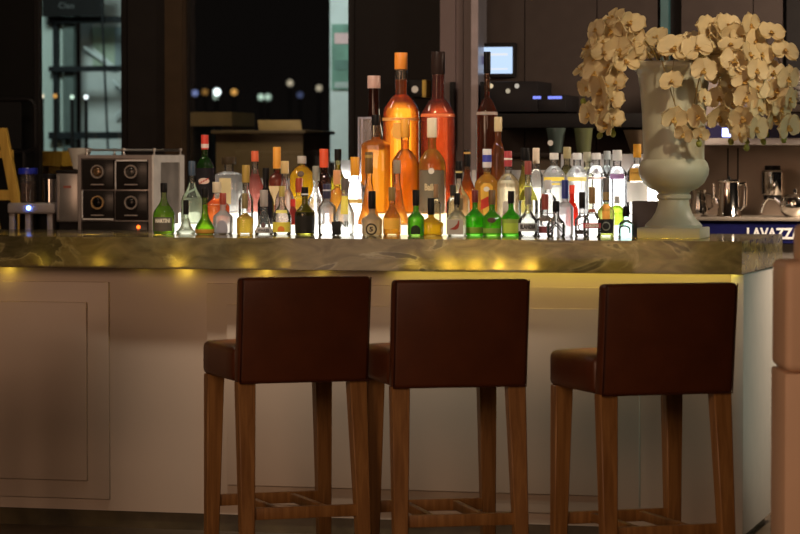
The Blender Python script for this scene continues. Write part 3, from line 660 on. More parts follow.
def add_petal(bm, ang, ln, wd, cup, tilt, z0=0, shape=1.0):
    nu, nv = 8, 6; g = []
    M = Matrix.Rotation(ang, 4, 'Z') @ Matrix.Rotation(tilt, 4, 'Y')
    th = .0012
    top, bot = [], []
    for i in range(nu + 1):
        t = i / nu
        w = wd * (max(.12, math.sin(PI / 2 * t / .55)) ** .9 if t < .55 else math.sqrt(max(.0, 1 - ((t - .55) / .452) ** 2)) + .02)
        ra, rb = [], []
        for j in range(nv + 1):
            s = -1 + 2 * j / nv
            x = ln * t + .06 * ln * (1 - s * s) * t * t; y = w * s; z = z0 + cup * (t * t * .6 - .4 * s * s * (.3 + t))
            ra.append(bm.verts.new(M @ Vector((x, y, z)))); rb.append(bm.verts.new(M @ Vector((x, y, z - th))))
        top.append(ra); bot.append(rb)
    for i in range(nu):
        for j in range(nv):
            bm.faces.new((top[i][j], top[i + 1][j], top[i + 1][j + 1], top[i][j + 1])); bm.faces.new((bot[i][j], bot[i][j + 1], bot[i + 1][j + 1], bot[i + 1][j]))
    for i in range(nu):
        bm.faces.new((top[i][0], bot[i][0], bot[i + 1][0], top[i + 1][0])); bm.faces.new((top[i][nv], top[i + 1][nv], bot[i + 1][nv], bot[i][nv]))
    for j in range(nv):
        bm.faces.new((top[0][j], top[0][j + 1], bot[0][j + 1], bot[0][j])); bm.faces.new((top[nu][j], bot[nu][j], bot[nu][j + 1], top[nu][j + 1]))
def flower_meshes(i):
    r = random.Random(40 + i); bm = bmesh.new(); o = r.uniform(-.1, .1); tl = r.uniform(.05, .4)
    for a in (R(8) + o, R(172) + o): add_petal(bm, a, .046, .034, -.012 - .012 * r.random(), -tl, .002, .9)      # two broad petals (local +y is up)
    for a in (R(90) + o, R(215) + o, R(325) + o): add_petal(bm, a, .045, .019, -.008, -tl * .7, -.001)
    a = obj('flower', bm, M_petal, None, smooth=60)
    bm = bmesh.new(); add_petal(bm, R(-90), .022, .010, .010, -.7, .004)
    for s in (-1, 1): add_petal(bm, R(-90 + 70 * s), .012, .006, .008, -1.0, .004)
    bmesh.ops.create_icosphere(bm, subdivisions=1, radius=.005, matrix=Matrix.Translation((0, .002, .008)))
    b = obj('lip', bm, M_lip, a, smooth=60)
    me = (a.data, b.data); bpy.data.objects.remove(b); bpy.data.objects.remove(a)
    return me
FM = [flower_meshes(i) for i in range(5)]
bm = bmesh.new(); bmesh.ops.create_uvsphere(bm, u_segments=10, v_segments=8, radius=.011)
for v in bm.verts: v.co.z *= 1.25
_b = obj('bud', bm, M_bud); BUD = _b.data; bpy.data.objects.remove(_b)
def catmull(pts, n=7):
    P_ = [pts[0]] + pts + [pts[-1]]; out = []
    for i in range(1, len(P_) - 2):
        for k in range(n):
            t = k / n; a, b, c, d = P_[i - 1], P_[i], P_[i + 1], P_[i + 2]
            out.append(.5 * ((2 * b) + (c - a) * t + (2 * a - 5 * b + 4 * c - d) * t * t + (3 * b - a - 3 * c + d) * t ** 3))
    out.append(pts[-1]); return out
def spray(label, pts, nfl, start, spread, nb=2, scale=1.0, fixed=None):
    w = [at(x, y, VY + d) for x, y, d in pts]
    t = thing('orchid_spray', label, 'orchid', w[0], 0, 'orchid sprays in the urn')
    o0 = w[0]; cv = catmull([q - o0 for q in w]); bm = bmesh.new()
    add_tube(bm, cv, [.0034 - .0018 * i / len(cv) for i in range(len(cv))], 6); obj('stem', bm, M_stem, t)
    m = len(cv) - 1
    for i in range(len(fixed) if fixed else nfl):
        f = start + (0.93 - start) * i / max(1, (len(fixed) if fixed else nfl) - 1); p = cv[int(f * m)]; d = (cv[min(m, int(f * m) + 1)] - cv[max(0, int(f * m) - 1)]).normalized()
        side = 1 if i % 2 else -1
        lat = d.cross(Vector((0, -1, 0))).normalized() if abs(d.y) < .9 else Vector((1, 0, 0))
        pos = p + lat * side * spread * rnd.uniform(.3, 1) + Vector((0, -.028 - rnd.random() * .03, 0))
        if fixed: pos = at(fixed[i][0], fixed[i][1], VY + fixed[i][2]) - o0
        out = (pos + o0 - Vector((vx, VY, TOP + .5))); out.y *= .6
        nrm = (Vector((math.sin(TH), -math.cos(TH), .12)) * .75 + lat * side * .35 + out.normalized() * .55 + Vector((rnd.uniform(-.75, .75), rnd.uniform(-.3, .3), rnd.uniform(-.6, .5)))).normalized()
        q = nrm.to_track_quat('Z', 'Y').to_matrix().to_4x4() @ Matrix.Rotation(rnd.uniform(-.4, .4), 4, 'Z')
        s = scale * rnd.uniform(1.05, 1.5) * (1.06 - .30 * f)
        if fixed: s = fixed[i][3]
        a, b = FM[rnd.randrange(5)]
        fo = bpy.data.objects.new('flower', a); C.objects.link(fo); fo.parent = t; fo.matrix_local = Matrix.Translation(pos) @ q @ Matrix.Scale(s, 4)
        lo = bpy.data.objects.new('lip', b); C.objects.link(lo); lo.parent = fo
        bm = bmesh.new(); add_tube(bm, [p, (p + pos) / 2 + Vector((0, .006, .006)), pos + Vector((0, .002, 0))], .0012, 5); obj('flower_stalk', bm, M_stem, t)
    for k in range(nb):
        p = cv[m - k * 2] + Vector((rnd.uniform(-.008, .008), -.004, -.006))
        bo = bpy.data.objects.new('bud', BUD); C.objects.link(bo); bo.parent = t; bo.location = p; bo.rotation_euler = (rnd.uniform(-.4, .4), rnd.uniform(-.5, .5), 0); bo.scale = (1 - .2 * k,) * 3
spray('orchid spray reaching highest on the left of the urn', [(664, 82, 0), (655, 55, -.02), (636, 32, -.05), (616, 24, -.06), (600, 40, -.06), (590, 66, -.06), (584, 100, -.06)], 11, .32, .035)
spray('orchid spray drooping lowest on the left of the urn', [(660, 82, .02), (645, 52, -.03), (620, 48, -.08), (603, 75, -.10), (598, 105, -.10), (600, 134, -.10)], 11, .30, .032)
spray('orchid spray hugging the left rim of the urn', [(662, 82, .02), (646, 52, -.01), (626, 54, -.09), (613, 82, -.12), (611, 112, -.12), (613, 132, -.12)], 10, .34, .026)
spray('orchid spray hanging down the left front of the urn', [(670, 82, -.05), (664, 55, -.10), (660, 52, -.15), (666, 75, -.18), (676, 108, -.17), (683, 134, -.16)], 5, .42, .014, 1, fixed=[(645, 44, .0, 1.1), (657, 38, .02, 1.1), (651, 54, .03, 1.0), (663, 50, .0, 1.05), (675, 50, -.17, 1.45), (672, 82, -.20, 1.0), (674, 118, -.19, 1.1), (684, 134, -.18, .8)])
spray('orchid spray hanging down the right front of the urn', [(678, 82, -.05), (688, 50, -.09), (696, 50, -.15), (700, 72, -.18), (694, 108, -.17), (699, 142, -.16)], 8, .33, .018, 2, fixed=[(697, 48, -.18, 1.25), (704, 70, -.20, 1.05), (703, 98, -.19, .8), (699, 116, -.19, 1.05), (701, 134, -.18, .7)])
spray('orchid spray with a bare arched stem over the right rim', [(684, 82, 0), (692, 60, -.05), (718, 54, -.10), (744, 62, -.12), (752, 84, -.12), (752, 118, -.12), (746, 146, -.12)], 12, .42, .034, 3)
spray('orchid spray reaching farthest to the right of the urn', [(686, 82, .03), (702, 48, .0), (735, 34, -.03), (766, 42, -.05), (783, 70, -.05), (787, 104, -.05), (782, 138, -.05)], 13, .30, .036, 2)
spray('orchid spray beside the right wall of the urn, hanging behind the arched stem', [(686, 82, .05), (704, 54, .03), (720, 62, .0), (727, 88, .0), (728, 112, .0), (732, 140, .0)], 9, .28, .03, 1)
spray('orchid spray filling the middle of the right cluster', [(682, 82, .04), (712, 45, .01), (744, 46, -.02), (764, 74, -.03), (768, 106, -.03), (764, 140, -.03)], 12, .26, .034, 2)
spray('short orchid spray standing up at the back of the urn', [(676, 82, .06), (682, 56, .05), (700, 42, .02), (722, 36, .0), (752, 30, -.02)], 8, .30, .03, 0)

# ------------------------------------------------------------------ appliances at the left
AY = 1.62; AZ = .97
def bench(px, Y): return (ground(px, Y, AZ), Y, AZ)
fr = thing('drinks_cooler', 'steel cabinet with four dark doors and round portholes', 'drinks cooler', bench(115, AY))
fx = fr.location.x; x0, x1 = ground(78, AY, 1.2) - fx, ground(152, AY, 1.2) - fx
zt = at(115, 155, AY).z - AZ; zb = at(115, 220, AY).z - AZ; zm = at(115, 190, AY).z - AZ; dp = .40
M_fr = plain('cooler_steel', (.30, .28, .27), .38, metal=.7); M_dk = plain('smoked_panel', (.022, .019, .017), .18)
box('cabinet', (x0, .012, 0), (x1, dp, zt), M_fr, fr, .004)
bm = bmesh.new(); add_frame(bm, x0, x1, 0, zt, 0, .014, .014); obj('front_frame', bm, M_fr, fr)
xm = (x0 + x1) / 2
for i, (a, b) in enumerate(((x0 + .02, xm - .004), (xm + .004, x1 - .02))):
    for j, (c, d) in enumerate(((zm + .003, zt - .02), (zb, zm - .003))):
        dr = box('door', (a, -.006, c), (b, .012, d), M_dk, fr, .002)
        cx, cz = (a + b) / 2, (c + d) / 2 + .012
        bm = bmesh.new(); bmesh.ops.create_circle(bm, segments=28, radius=.001)
        bm.free(); bm = bmesh.new(); rg = []
        for r_, y_ in ((.030, -.006), (.029, -.014), (.024, -.014), (.021, -.0065)): rg.append([bm.verts.new((cx + r_ * math.cos(2 * PI * k / 28), y_, cz + r_ * math.sin(2 * PI * k / 28))) for k in range(28)])
        for q_, w_ in zip(rg, rg[1:]):
            for k in range(28): bm.faces.new((q_[k], q_[(k + 1) % 28], w_[(k + 1) % 28], w_[k]))
        obj('porthole', bm, plain('dull_ring', (.34, .31, .28), .4, metal=.8) if (i, j) != (0, 1) else plain('brass_ring', (.45, .30, .14), .4, metal=.8), dr)
        bm = bmesh.new(); add_lathe(bm, [(.0208, 0), (.018, .004), (.010, .007), (.001, .008)], 24)
        bmesh.ops.transform(bm, matrix=Matrix.Translation((cx, -.006, cz)) @ Matrix.Rotation(PI / 2, 4, 'X'), verts=bm.verts)
        obj('lens', bm, plain('lens_%d%d' % (i, j), ((.20, .12, .06), (.012, .011, .011), (.10, .09, .08), (.03, .028, .026))[i * 2 + j], .25, metal=.5, var=.6, scale=60), dr)
        box('handle', (cx - .028, -.014, c + .018), (cx + .03, -.006, c + .023), M_steel, dr)
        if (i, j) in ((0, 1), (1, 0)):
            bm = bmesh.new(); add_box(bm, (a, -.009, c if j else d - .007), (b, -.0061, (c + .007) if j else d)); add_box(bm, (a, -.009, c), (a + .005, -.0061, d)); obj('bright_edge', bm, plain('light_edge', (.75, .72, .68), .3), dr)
box('lower_panel', (x0 + .02, -.004, .012), (x1 - .02, .012, zb - .006), M_dk, fr, .002)
lx, lz = ground(139, AY, 1.1) - fx, at(139, 227, AY).z - AZ
bm = bmesh.new(); bmesh.ops.create_uvsphere(bm, u_segments=10, v_segments=8, radius=.008, matrix=Matrix.Translation((lx, -.008, lz))); obj('power_light', bm, emit('led_red', (1, .10, .01), 5), fr)['label'] = 'small glowing red light'
# glazed side with a pale frame
bm = bmesh.new(); w_ = .032
for lo, hi in (((x1, 0, 0), (x1 + .008, dp, w_)), ((x1, 0, zt - w_), (x1 + .008, dp, zt)), ((x1, 0, w_), (x1 + .008, .09, zt - w_)), ((x1, dp - .06, w_), (x1 + .008, dp, zt - w_))): add_box(bm, lo, hi)
obj('side_frame', bm, plain('pale_frame', (.80, .78, .74), .45, metal=0), fr)
box('side_glass', (x1 + .001, .085, w_), (x1 + .004, dp - .06, zt - w_), plain('side_mirror', (.42, .39, .36), .3, metal=.4, var=.5, scale=5), fr)
bm = bmesh.new(); rz_ = zt + .022
add_tube(bm, [(x0 + .03, .03, rz_), (x1, .03, rz_), (x1, dp - .03, rz_), (x0 + .03, dp - .03, rz_), (x0 + .03, .03, rz_)], .0045, 8)
obj('gallery_rail', bm, M_steel, fr)
for q in ((x0 + .03, .03), (xm + .03, .03), (x1, .03), (x1, dp - .03), (x0 + .03, dp - .03)): lathe('rail_post', [(.007, zt - .002), (.007, zt + .004), (.0045, zt + .006), (.0045, zt + .018), (.009, zt + .020), (.009, zt + .028), (.003, zt + .031)], M_steel, fr, 12, off=(q[0], q[1], 0))

bx = thing('ice_maker', 'plain steel box appliance left of the porthole cabinet', 'appliance', bench(68, 1.66))
fx = bx.location.x; x0, x1 = ground(56, 1.66, 1.2) - fx, ground(78, 1.66, 1.2) - fx; zt2 = at(68, 173, 1.66).z - AZ; zb2 = at(68, 222, 1.66).z - AZ
box('housing', (x0, 0, zb2), (x1, .3, zt2), plain('grey_steel', (.34, .32, .30), .35, metal=.6), bx, .006)
box('lid', (x0 - .002, -.003, zt2), (x1 + .002, .302, zt2 + .012), M_black, bx, .004)
box('base', (x0 + .01, .01, 0), (x1 - .01, .29, zb2), M_black, bx)
box('edge_trim', (x0 + .008, -.004, zb2 + .01), (x0 + .016, 0, zt2 - .01), M_steel, bx)
box('badge', (x0 + .035, -.002, zt2 - .065), (x0 + .07, 0, zt2 - .055), plain('badge_red', (.32, .09, .06), .5), bx)

gr = thing('coffee_grinder_stand', 'low grey machine with two legs and a blue light', 'coffee machine', bench(38, 1.68))
fx = gr.location.x; x0, x1 = ground(7, 1.68, 1.1) - fx, ground(55, 1.68, 1.1) - fx; z1 = at(38, 203, 1.68).z - AZ; z0 = at(38, 214, 1.68).z - AZ
M_gp = plain('grey_plastic', (.30, .27, .26), .4)
box('top_deck', (x0, 0, z0), (x1, .24, z1), M_gp, gr, .01, 3)
for q in (8, 24, 46): a = ground(q, 1.68, 1.1) - fx; box('leg', (a, .01, .0), (a + .026, .05, z0 + .002), M_gp, gr, .004)
box('rear_housing', (x0 + .01, .12, 0), (x1 - .01, .23, z0 + .002), M_black, gr)
a = ground(29, 1.68, 1.1) - fx
bm = bmesh.new(); bmesh.ops.create_uvsphere(bm, u_segments=10, v_segments=8, radius=.009, matrix=Matrix.Translation((a, -.005, at(29, 208, 1.68).z - AZ))); obj('indicator_light', bm, emit('led_blue', (.12, .25, 1), 22), gr)['label'] = 'bright blue indicator light'
hx = ground(30, 1.78, 1.2); zz = AZ + z1
hp = thing('grinder_hopper', 'clear coffee bean hopper with a blue lid', 'hopper', (hx, 1.76, zz))
s_ = proj((hx, 1.76, 1.2))[2]; hh = at(30, 174, 1.76).z - zz
lathe('jar', [(.03, 0), (8 / s_, .004), (8.6 / s_, hh)], glass((.75, .68, .62), .25), hp, 24)
lathe('beans', [(.02, .004), (7 / s_, .006), (7.4 / s_, hh * .7), (.01, hh * .75)], plain('coffee_beans', (.14, .06, .03), .6, var=.7, scale=90), hp, 20)
lathe('lid', [(10 / s_, hh), (10 / s_, hh + .022), (9.4 / s_, hh + .026)], plain('blue_lid', (.015, .03, .40), .35), hp, 24)
mx_ = ground(49, 1.76, 1.2)
mg = thing('steel_canister', 'small steel canister with a black lid beside the bean hopper', 'canister', (mx_, 1.78, zz)); hh = at(49, 179, 1.78).z - zz
lathe('can', [(.03, 0), (8 / s_, .002), (8 / s_, hh)], M_chrome, mg, 24)
lathe('lid', [(8.3 / s_, hh), (8.3 / s_, hh + .02), (7.6 / s_, hh + .024)], M_black, mg, 24)
cu = thing('white_cup', 'white tapered cup on top of the steel box appliance', 'cup', (ground(80, 1.86, 1.3), 1.86, AZ + zt2 + .012))
hh = at(80, 148, 1.86).z - (AZ + zt2 + .012)
lathe('bowl', [(.022, 0), (.03, .004), (.042, hh * .6), (.055, hh), (.051, hh), (.038, hh * .6), (.02, .012)], plain('cup_white', (.68, .66, .58), .3), cu, 24)

# ------------------------------------------------------------------ coffee station at the right
KY = 2.05
ks = thing('coffee_counter', 'back coffee counter with a blue lettered front panel', 'counter', (ground(760, KY + .3, .9), KY + .3, 0))
kb = ks.location; xa, xb = ground(655, KY, 1.1), ground(905, KY, 1.1); zt = at(740, 217.5, KY).z; z2 = at(740, 221, KY).z; z3 = at(740, 243, KY).z
box('shelf_board', Vector((xa, KY - .012, z2)) - kb, Vector((xb, KY + .62, zt)) - kb, plain('shelf_steel', (.36, .31, .25), .3, metal=.4), ks, .003)
box('sign_panel', Vector((xa, KY, z3)) - kb, Vector((xb, KY + .03, z2)) - kb, plain('sign_blue', (.007, .008, .065), .7, 0, .1), ks)['label'] = 'dark blue sign panel with white letters'
box('cabinet', Vector((xa, KY + .03, 0)) - kb, Vector((xb, KY + .6, z2)) - kb, plain('grey_cabinet', (.17, .15, .13), .5), ks)
ta = at(774, 233.5, KY)
s_ = proj(ta)[2]
vs_, fs_ = text_tris('LAVAZZA', 11.5 / s_, 54 / s_, .035); bm = bmesh.new()
bv = [bm.verts.new(Vector((x + ta.x, KY - .004, z + ta.z)) - kb) for x, z in vs_]
for f in fs_:
    try: bm.faces.new([bv[i] for i in f])
    except ValueError: pass
obj('lettering', bm, plain('sign_white', (.75, .76, .74), .5), ks, 0)
# upper cabinet with a display, wall behind
WY = 2.72
struct(px_slab('wall_right', 654, 960, 143, 420, WY, .08, plain('niche_panel', (.34, .25, .185), .42, var=.06)))
for q in (728, 738): 
    a = at(q, 150, WY); struct(box('trim_seam', (a.x - .003, WY - .004, zt), (a.x + .003, WY + .001, at(q, 148, WY).z), M_black))
uc = thing('upper_cabinet', 'pale hanging cabinet above the coffee niche with a lit blue display', 'cabinet', (at(780, 140, 2.3).x, 2.5, at(780, 143, 2.3).z))
ub = uc.location; ua, ue = at(690, 140, 2.3).x, at(930, 140, 2.3).x
box('bottom_board', Vector((ua, 2.3, at(740, 145, 2.3).z)) - ub, Vector((ue, 2.71, at(740, 138, 2.3).z)) - ub, plain('pale_board', (.36, .32, .30), .4), uc, .003)
box('control_strip', Vector((ua, 2.33, at(740, 138, 2.3).z)) - ub, Vector((ue, 2.995, at(740, 125, 2.3).z)) - ub, plain('navy_strip', (.014, .014, .05), .3), uc)
a, b = at(722, 137, 2.325), at(734, 128, 2.325)
box('display', Vector((a.x, 2.325, a.z)) - ub, Vector((b.x, 2.331, b.z)) - ub, emit('display_blue', (.45, .5, 1), 3.2), uc)['label'] = 'glowing blue-white display'
box('cabinet_body', Vector((ua, 2.36, at(740, 125, 2.3).z)) - ub, Vector((ue, 2.995, at(740, 72, 2.3).z)) - ub, plain('grey_lilac', (.20, .17, .165), .45), uc)
# plates on the upper cabinet
zc_ = at(740, 72, 2.3).z
px_t = at(801, 105, 2.2)
dsh = thing('plate_rack', 'dark plate shelf bracket at the right frame edge', 'shelf', (px_t.x + .04, 2.2, px_t.z))
box('board', (-.11, -.12, -.03), (.2, .17, -.0), M_dark, dsh, .003)
k_n = 7; zt_ = at(801, 70, 2.2).z - px_t.z
for i in range(k_n):
    h = zt_ / k_n
    pl = lathe('plate', [(.05, 0), (.06, 0), (.085, h * .62), (.085, h * .78), (.06, h * .3), (.02, h * .28)], plain('plate_white', (.55, .52, .48), .3), None, 32)
    pl.location = (px_t.x + .05, 2.2, px_t.z + i * h)
    tag(pl, 'white plate in the stack at the right edge, ' + ['lowest', 'second from bottom', 'third from bottom', 'middle one', 'third from top', 'second from top', 'topmost'][i], 'plate', 'stacked white plates')
# jugs
def on_shelf(px, Y): return (ground(px, Y, zt), Y, zt)
jg = thing('coffee_pot', 'tall chrome coffee pot with spout and handle on the shelf', 'coffee pot', on_shelf(729, 2.2)); s_ = proj(jg.location)[2]
h = 37 / s_
lathe('body', [(.5 / s_, 0), (12.5 / s_, 0), (12.5 / s_, .006), (11.6 / s_, .012), (10.4 / s_, h * .8), (10.2 / s_, h * .93), (11.4 / s_, h * .96), (11.4 / s_, h), (2 / s_, h + .006)], M_chrome, jg, 32)
lathe('knob', [(.006, h), (.008, h + .010), (.003, h + .016)], M_black, jg, 12)
bm = bmesh.new(); add_tube(bm, [(10 / s_, 0, h * .88), (16 / s_, 0, h * .9), (16.5 / s_, 0, h * .75), (16 / s_, 0, h * .3), (11 / s_, 0, h * .2)], .008, 8); obj('handle', bm, M_chrome, jg)
bm = bmesh.new(); add_tube(bm, [(-11 / s_, 0, h * .38), (-15 / s_, 0, h * .5), (-15.5 / s_, 0, h * .9)], [.012, .010, .007], 10); obj('spout', bm, M_chrome, jg)
tp = thing('teapot', 'round chrome teapot with a long curved spout on the shelf', 'teapot', on_shelf(795, 2.2)); h = 24 / s_
lathe('body', [(.5 / s_, 0), (9 / s_, 0), (14 / s_, h * .22), (15.5 / s_, h * .5), (13.5 / s_, h * .8), (7 / s_, h * .95), (2 / s_, h)], M_chrome, tp, 32)
lathe('lid_knob', [(.005, h), (.012, h + .008), (.004, h + .018)], M_chrome, tp, 12)
bm = bmesh.new(); add_tube(bm, [(-13 / s_, 0, h * .5), (-20 / s_, 0, h * .75), (-27 / s_, 0, h * .78), (-31 / s_, 0, h * .55), (-34 / s_, 0, h * .18)], [.010, .008, .007, .006, .006], 10); obj('spout', bm, M_chrome, tp)
bm = bmesh.new(); add_tube(bm, [(14 / s_, 0, h * .7), (23 / s_, 0, h * .8), (25 / s_, 0, h * .4), (14 / s_, 0, h * .25)], .006, 8); obj('handle', bm, M_chrome, tp)
# grinder head on the wall
gh = thing('milk_frother', 'chrome cylinder unit with dark collar mounted on the niche wall', 'coffee machine part', (ground(771, 2.5, 1.3), 2.55, at(771, 200, 2.55).z)); s_ = proj(gh.location)[2]; h = (200 - 166) / s_
lathe('collar', [(7 / s_, 0), (9 / s_, .006), (9 / s_, 5 / s_)], M_black, gh, 24)
lathe('barrel', [(11.5 / s_, 5 / s_), (12 / s_, 7 / s_), (12 / s_, h * .82), (10 / s_, h * .88)], M_chrome, gh, 32)
lathe('cap', [(8 / s_, h * .88), (8 / s_, h), (7.4 / s_, h + .002)], M_black, gh, 24)
box('bracket', (-.02, .03, h * .35), (.02, .172, h * .6), M_black, gh)
j2 = thing('milk_jug', 'small chrome milk jug partly hidden behind the urn', 'jug', on_shelf(699, 2.3)); h = 26 / s_
lathe('body', [(.5 / s_, 0), (9 / s_, 0), (9.5 / s_, h * .3), (7 / s_, h * .75), (8 / s_, h)], M_chrome, j2, 24)
bm = bmesh.new(); add_tube(bm, [(8 / s_, 0, h * .85), (13 / s_, 0, h * .8), (13 / s_, 0, h * .35), (9 / s_, 0, h * .25)], .005, 8); obj('handle', bm, M_chrome, j2)

# ------------------------------------------------------------------ rear wall, windows
BY = 3.0
M_wall = plain('brown_wall', (.042, .032, .028), .5, var=.08); M_gap = plain('dark_gap', (.010, .009, .009), .5)
zc0 = 3.4
def vbar(name, x0, x1, Y, dY, mat, z0=0, z1=zc0, bev=0):
    return struct(box(name, (wx(x0, Y), Y, z0), (wx(x1, Y), Y + dY, z1), mat, None, bev))
vbar('wall_left', -260, 34, BY, .1, plain('black_wall', (.005, .005, .0045), .6))
vbar('trim_2', 128, 165, BY - .04, .12, plain('black_mullion', (.012, .010, .009), .45))
vbar('trim_3', 165, 182, BY - .06, .12, plain('brown_mullion', (.045, .028, .014), .45))
vbar('wall_back', 355, 441, BY, .1, plain('black_panel', (.006, .005, .005), .4))
cY = 2.86
COL4 = vbar('trim_4', 440, 455, cY, .2, plain('column_lilac', (.12, .085, .085), .4, var=.05))
vbar('trim_5', 456, 463, cY + .012, .19, plain('column_lilac', (.12, .085, .085), .4))
vbar('trim_6', 463.6, 471, cY, .2, plain('column_lilac', (.12, .085, .085), .4))
vbar('trim_7', 471, 478, cY - .03, .2, plain('column_steel', (.20, .19, .21), .35, metal=.5))
wi = 0
for a, b in ((34, 128), (182, 355)):
    wi += 1
    w = vbar('window_%d' % wi, a, b, BY + .03, .012, M_pane)
    xa, xb = wx(a, BY + .02), wx(b, BY + .02)
    bm = bmesh.new(); add_frame(bm, xa, xb, 0.0, zc0, BY + .01, BY + .055, .03); o = obj('window_frame', bm, M_black, w)
seg = [(478, 524), (525, 596), (597, 657), (681, 752), (753, 782)]
for i, (a, b) in enumerate(seg): vbar('wall_back' + ('' if not i else '_panel'), a, b, BY, .05, M_wall)
vbar('wall_back_liner', 478, 960, BY + .05, .06, M_gap)
vbar('trim_8', 660, 668, BY - .01, .05, plain('teal_edge', (.03, .09, .10), .4))
vbar('trim_9', 786, 960, BY - .02, .05, M_gap)
struct(box('ceiling', (-9, -6.5, zc0), (6, 3.3, zc0 + .1), plain('ceiling_dark', (.06, .05, .045), .8)))
# monitor, added box of city lights, shelf with tumblers
ma, mb = at(470, 78, BY), at(517, 43, BY)
mn = thing('reflected_monitor', 'glowing blue-white monitor added for a reflected screen beside the steel column', 'monitor', ((ma.x + mb.x) / 2, BY - .03, ma.z)); hw = (mb.x - ma.x) / 2; h = mb.z - ma.z  # a screen seen as a reflection, built here as a real monitor
box('casing', (-hw, -.02, 0), (hw, .03, h), M_black, mn, .004)
box('screen', (-hw + .008, -.023, .018), (hw - .010, -.0205, h - .02), emit('screen', (.55, .72, 1), 1.1), mn)
for i, (cx, cz, sx, sz, c) in enumerate(((-.1, .05, .05, .035, (.5, .05, .12)), (-.03, .06, .03, .05, (.08, .10, .35)), (.02, .10, .12, .012, (.9, .95, 1)), (.03, .035, .10, .008, (.9, .95, 1)))):
    box('screen_picture', (cx * 1 - sx / 2, -.0245, cz), (cx + sx / 2, -.0232, cz + sz), emit('pic%d' % i, c, .9), mn)
ra, rb = at(480, 112, BY - .3), at(566, 81, BY - .3)
rk = thing('city_light_box', 'low dark box added to carry round and blue city lights below the monitor', 'equipment', ((ra.x + rb.x) / 2, BY - .15, ra.z)); hw = (rb.x - ra.x) / 2; h = rb.z - ra.z  # added box, its dots and bars stand in for city lights
M_rk = plain('light_box_black', (.012, .011, .012), .4)
box('housing', (-hw, -.15, 0), (hw * .35, .148, h), M_rk, rk, .004); box('side_unit', (hw * .35, -.15, 0), (hw, .148, h * .55), M_rk, rk, .004)
for q, y, c, s_e in ((491, 86, (1, .8, .5), .7), (508, 91, (1, .85, .6), .45), (517, 86, (1, .9, .75), .5)):
    b = at(q, y, BY - .3) - rk.location
    bm = bmesh.new(); bmesh.ops.create_uvsphere(bm, u_segments=12, v_segments=8, radius=.011, matrix=Matrix.Translation((b.x, -.152, b.z))); obj('city_light', bm, emit('ind_%g' % s_e, c, s_e), rk)
for q0, q1 in ((533, 541), (548, 562)):
    a = at(q0, 99, BY - .3) - rk.location; b = at(q1, 97, BY - .3) - rk.location
    box('blue_light_bar', (a.x, -.154, a.z), (b.x, -.15, b.z + .004), emit('bar_blue', (.25, .30, 1), 1.1), rk)
sa, sb = at(478, 128, 2.5), at(652, 113, 2.5)
sh = thing('wall_shelf', 'thick black wall shelf under the box of city lights', 'shelf', ((sa.x + sb.x) / 2, 2.98, sa.z))
box('board', (sa.x - sh.location.x, -.48, 0), (sb.x - sh.location.x, 0.018, sb.z - sa.z), M_gap, sh, .004)
TY = 1.9
ta, tb = at(530, 153, TY), at(642, 158, TY)
s2 = thing('rear_sideboard', 'dark brown sideboard behind the vodka bottles', 'sideboard', ((ta.x + tb.x) / 2, TY + .2, 0))
box('body', (-.40, -.28, 0), (.16, .28, ta.z - .02), plain('sideboard_brown', (.05, .035, .022), .5), s2, .004)
box('top', (-.41, -.29, ta.z - .02), (.16, .29, ta.z), M_dark, s2, .003)
for i, (px, w0, w1, top, lb) in enumerate(((556, 20, 13, 128, 'grey-green tapered tumbler with a white dot, left of two'), (583.5, 19, 14, 128, 'yellow-green tapered tumbler, right of two'))):
    x = ground(px, TY, ta.z); s_ = proj((x, TY, ta.z))[2]; h = at(px, top, TY).z - ta.z
    t = thing('tumbler', lb, 'tumbler', (x, TY, ta.z), 0, 'tumblers on the sideboard')
    lathe('cup', [(.01, 0), (w1 / 2 / s_, .001), (w0 / 2 / s_, h), (w0 / 2 / s_ - .003, h), (w1 / 2 / s_ - .003, .008), (.005, .008)], glass(((.30, .40, .36), (.50, .55, .28))[i], .55), t, 24)
    if i == 0:
        bm = bmesh.new(); bmesh.ops.create_circle(bm, cap_ends=True, segments=16, radius=.012, matrix=Matrix.Translation((-.015, -w0 / 2 / s_ - .001, h * .4)) @ Matrix.Rotation(PI / 2, 4, 'X')); obj('sticker', bm, plain('dot_white', (.8, .8, .75), .5), t)
sh2 = thing('lamp_bucket', 'brown tapered bucket behind the urn, left of it', 'bucket', (ground(640, TY, ta.z), TY + .05, ta.z)); s_ = proj(sh2.location)[2]
h = at(636, 130, TY).z - ta.z
lathe('pail', [(.01, 0), (11 / s_, .001), (19 / s_, h), (18.4 / s_, h), (10 / s_, .006), (.005, .006)], plain('bucket_brown', (.13, .095, .06), .5), sh2, 28)
# small dial box on the black wall, black pull on the column
da, db = at(408, 97, BY - .09), at(426, 80, BY - .09)
dl = thing('dial_box', 'small box with white dial and yellow side between the tall bottles', 'wall fixture', ((da.x + db.x) / 2, BY, da.z)); hw = (db.x - da.x) / 2; h = db.z - da.z
box('case', (-hw, -.09, 0), (hw - .018, .001, h), M_black, dl, .003); box('side_panel', (hw - .018, -.09, 0), (hw, -.001, h), plain('gold_yellow', (.55, .36, .05), .4), dl)
bm = bmesh.new(); bmesh.ops.create_circle(bm, cap_ends=True, segments=20, radius=.016, matrix=Matrix.Translation((-.01, -.0915, h * .45)) @ Matrix.Rotation(PI / 2, 4, 'X')); obj('dial', bm, plain('dial_white', (.75, .74, .70), .5), dl)
pa, pb = at(451, 150, cY), at(456, 82, cY)
ph_ = box('pull_handle', (pa.x, cY - .03, pa.z), (pb.x, cY - .0005, pb.z), M_black, COL4, .004)

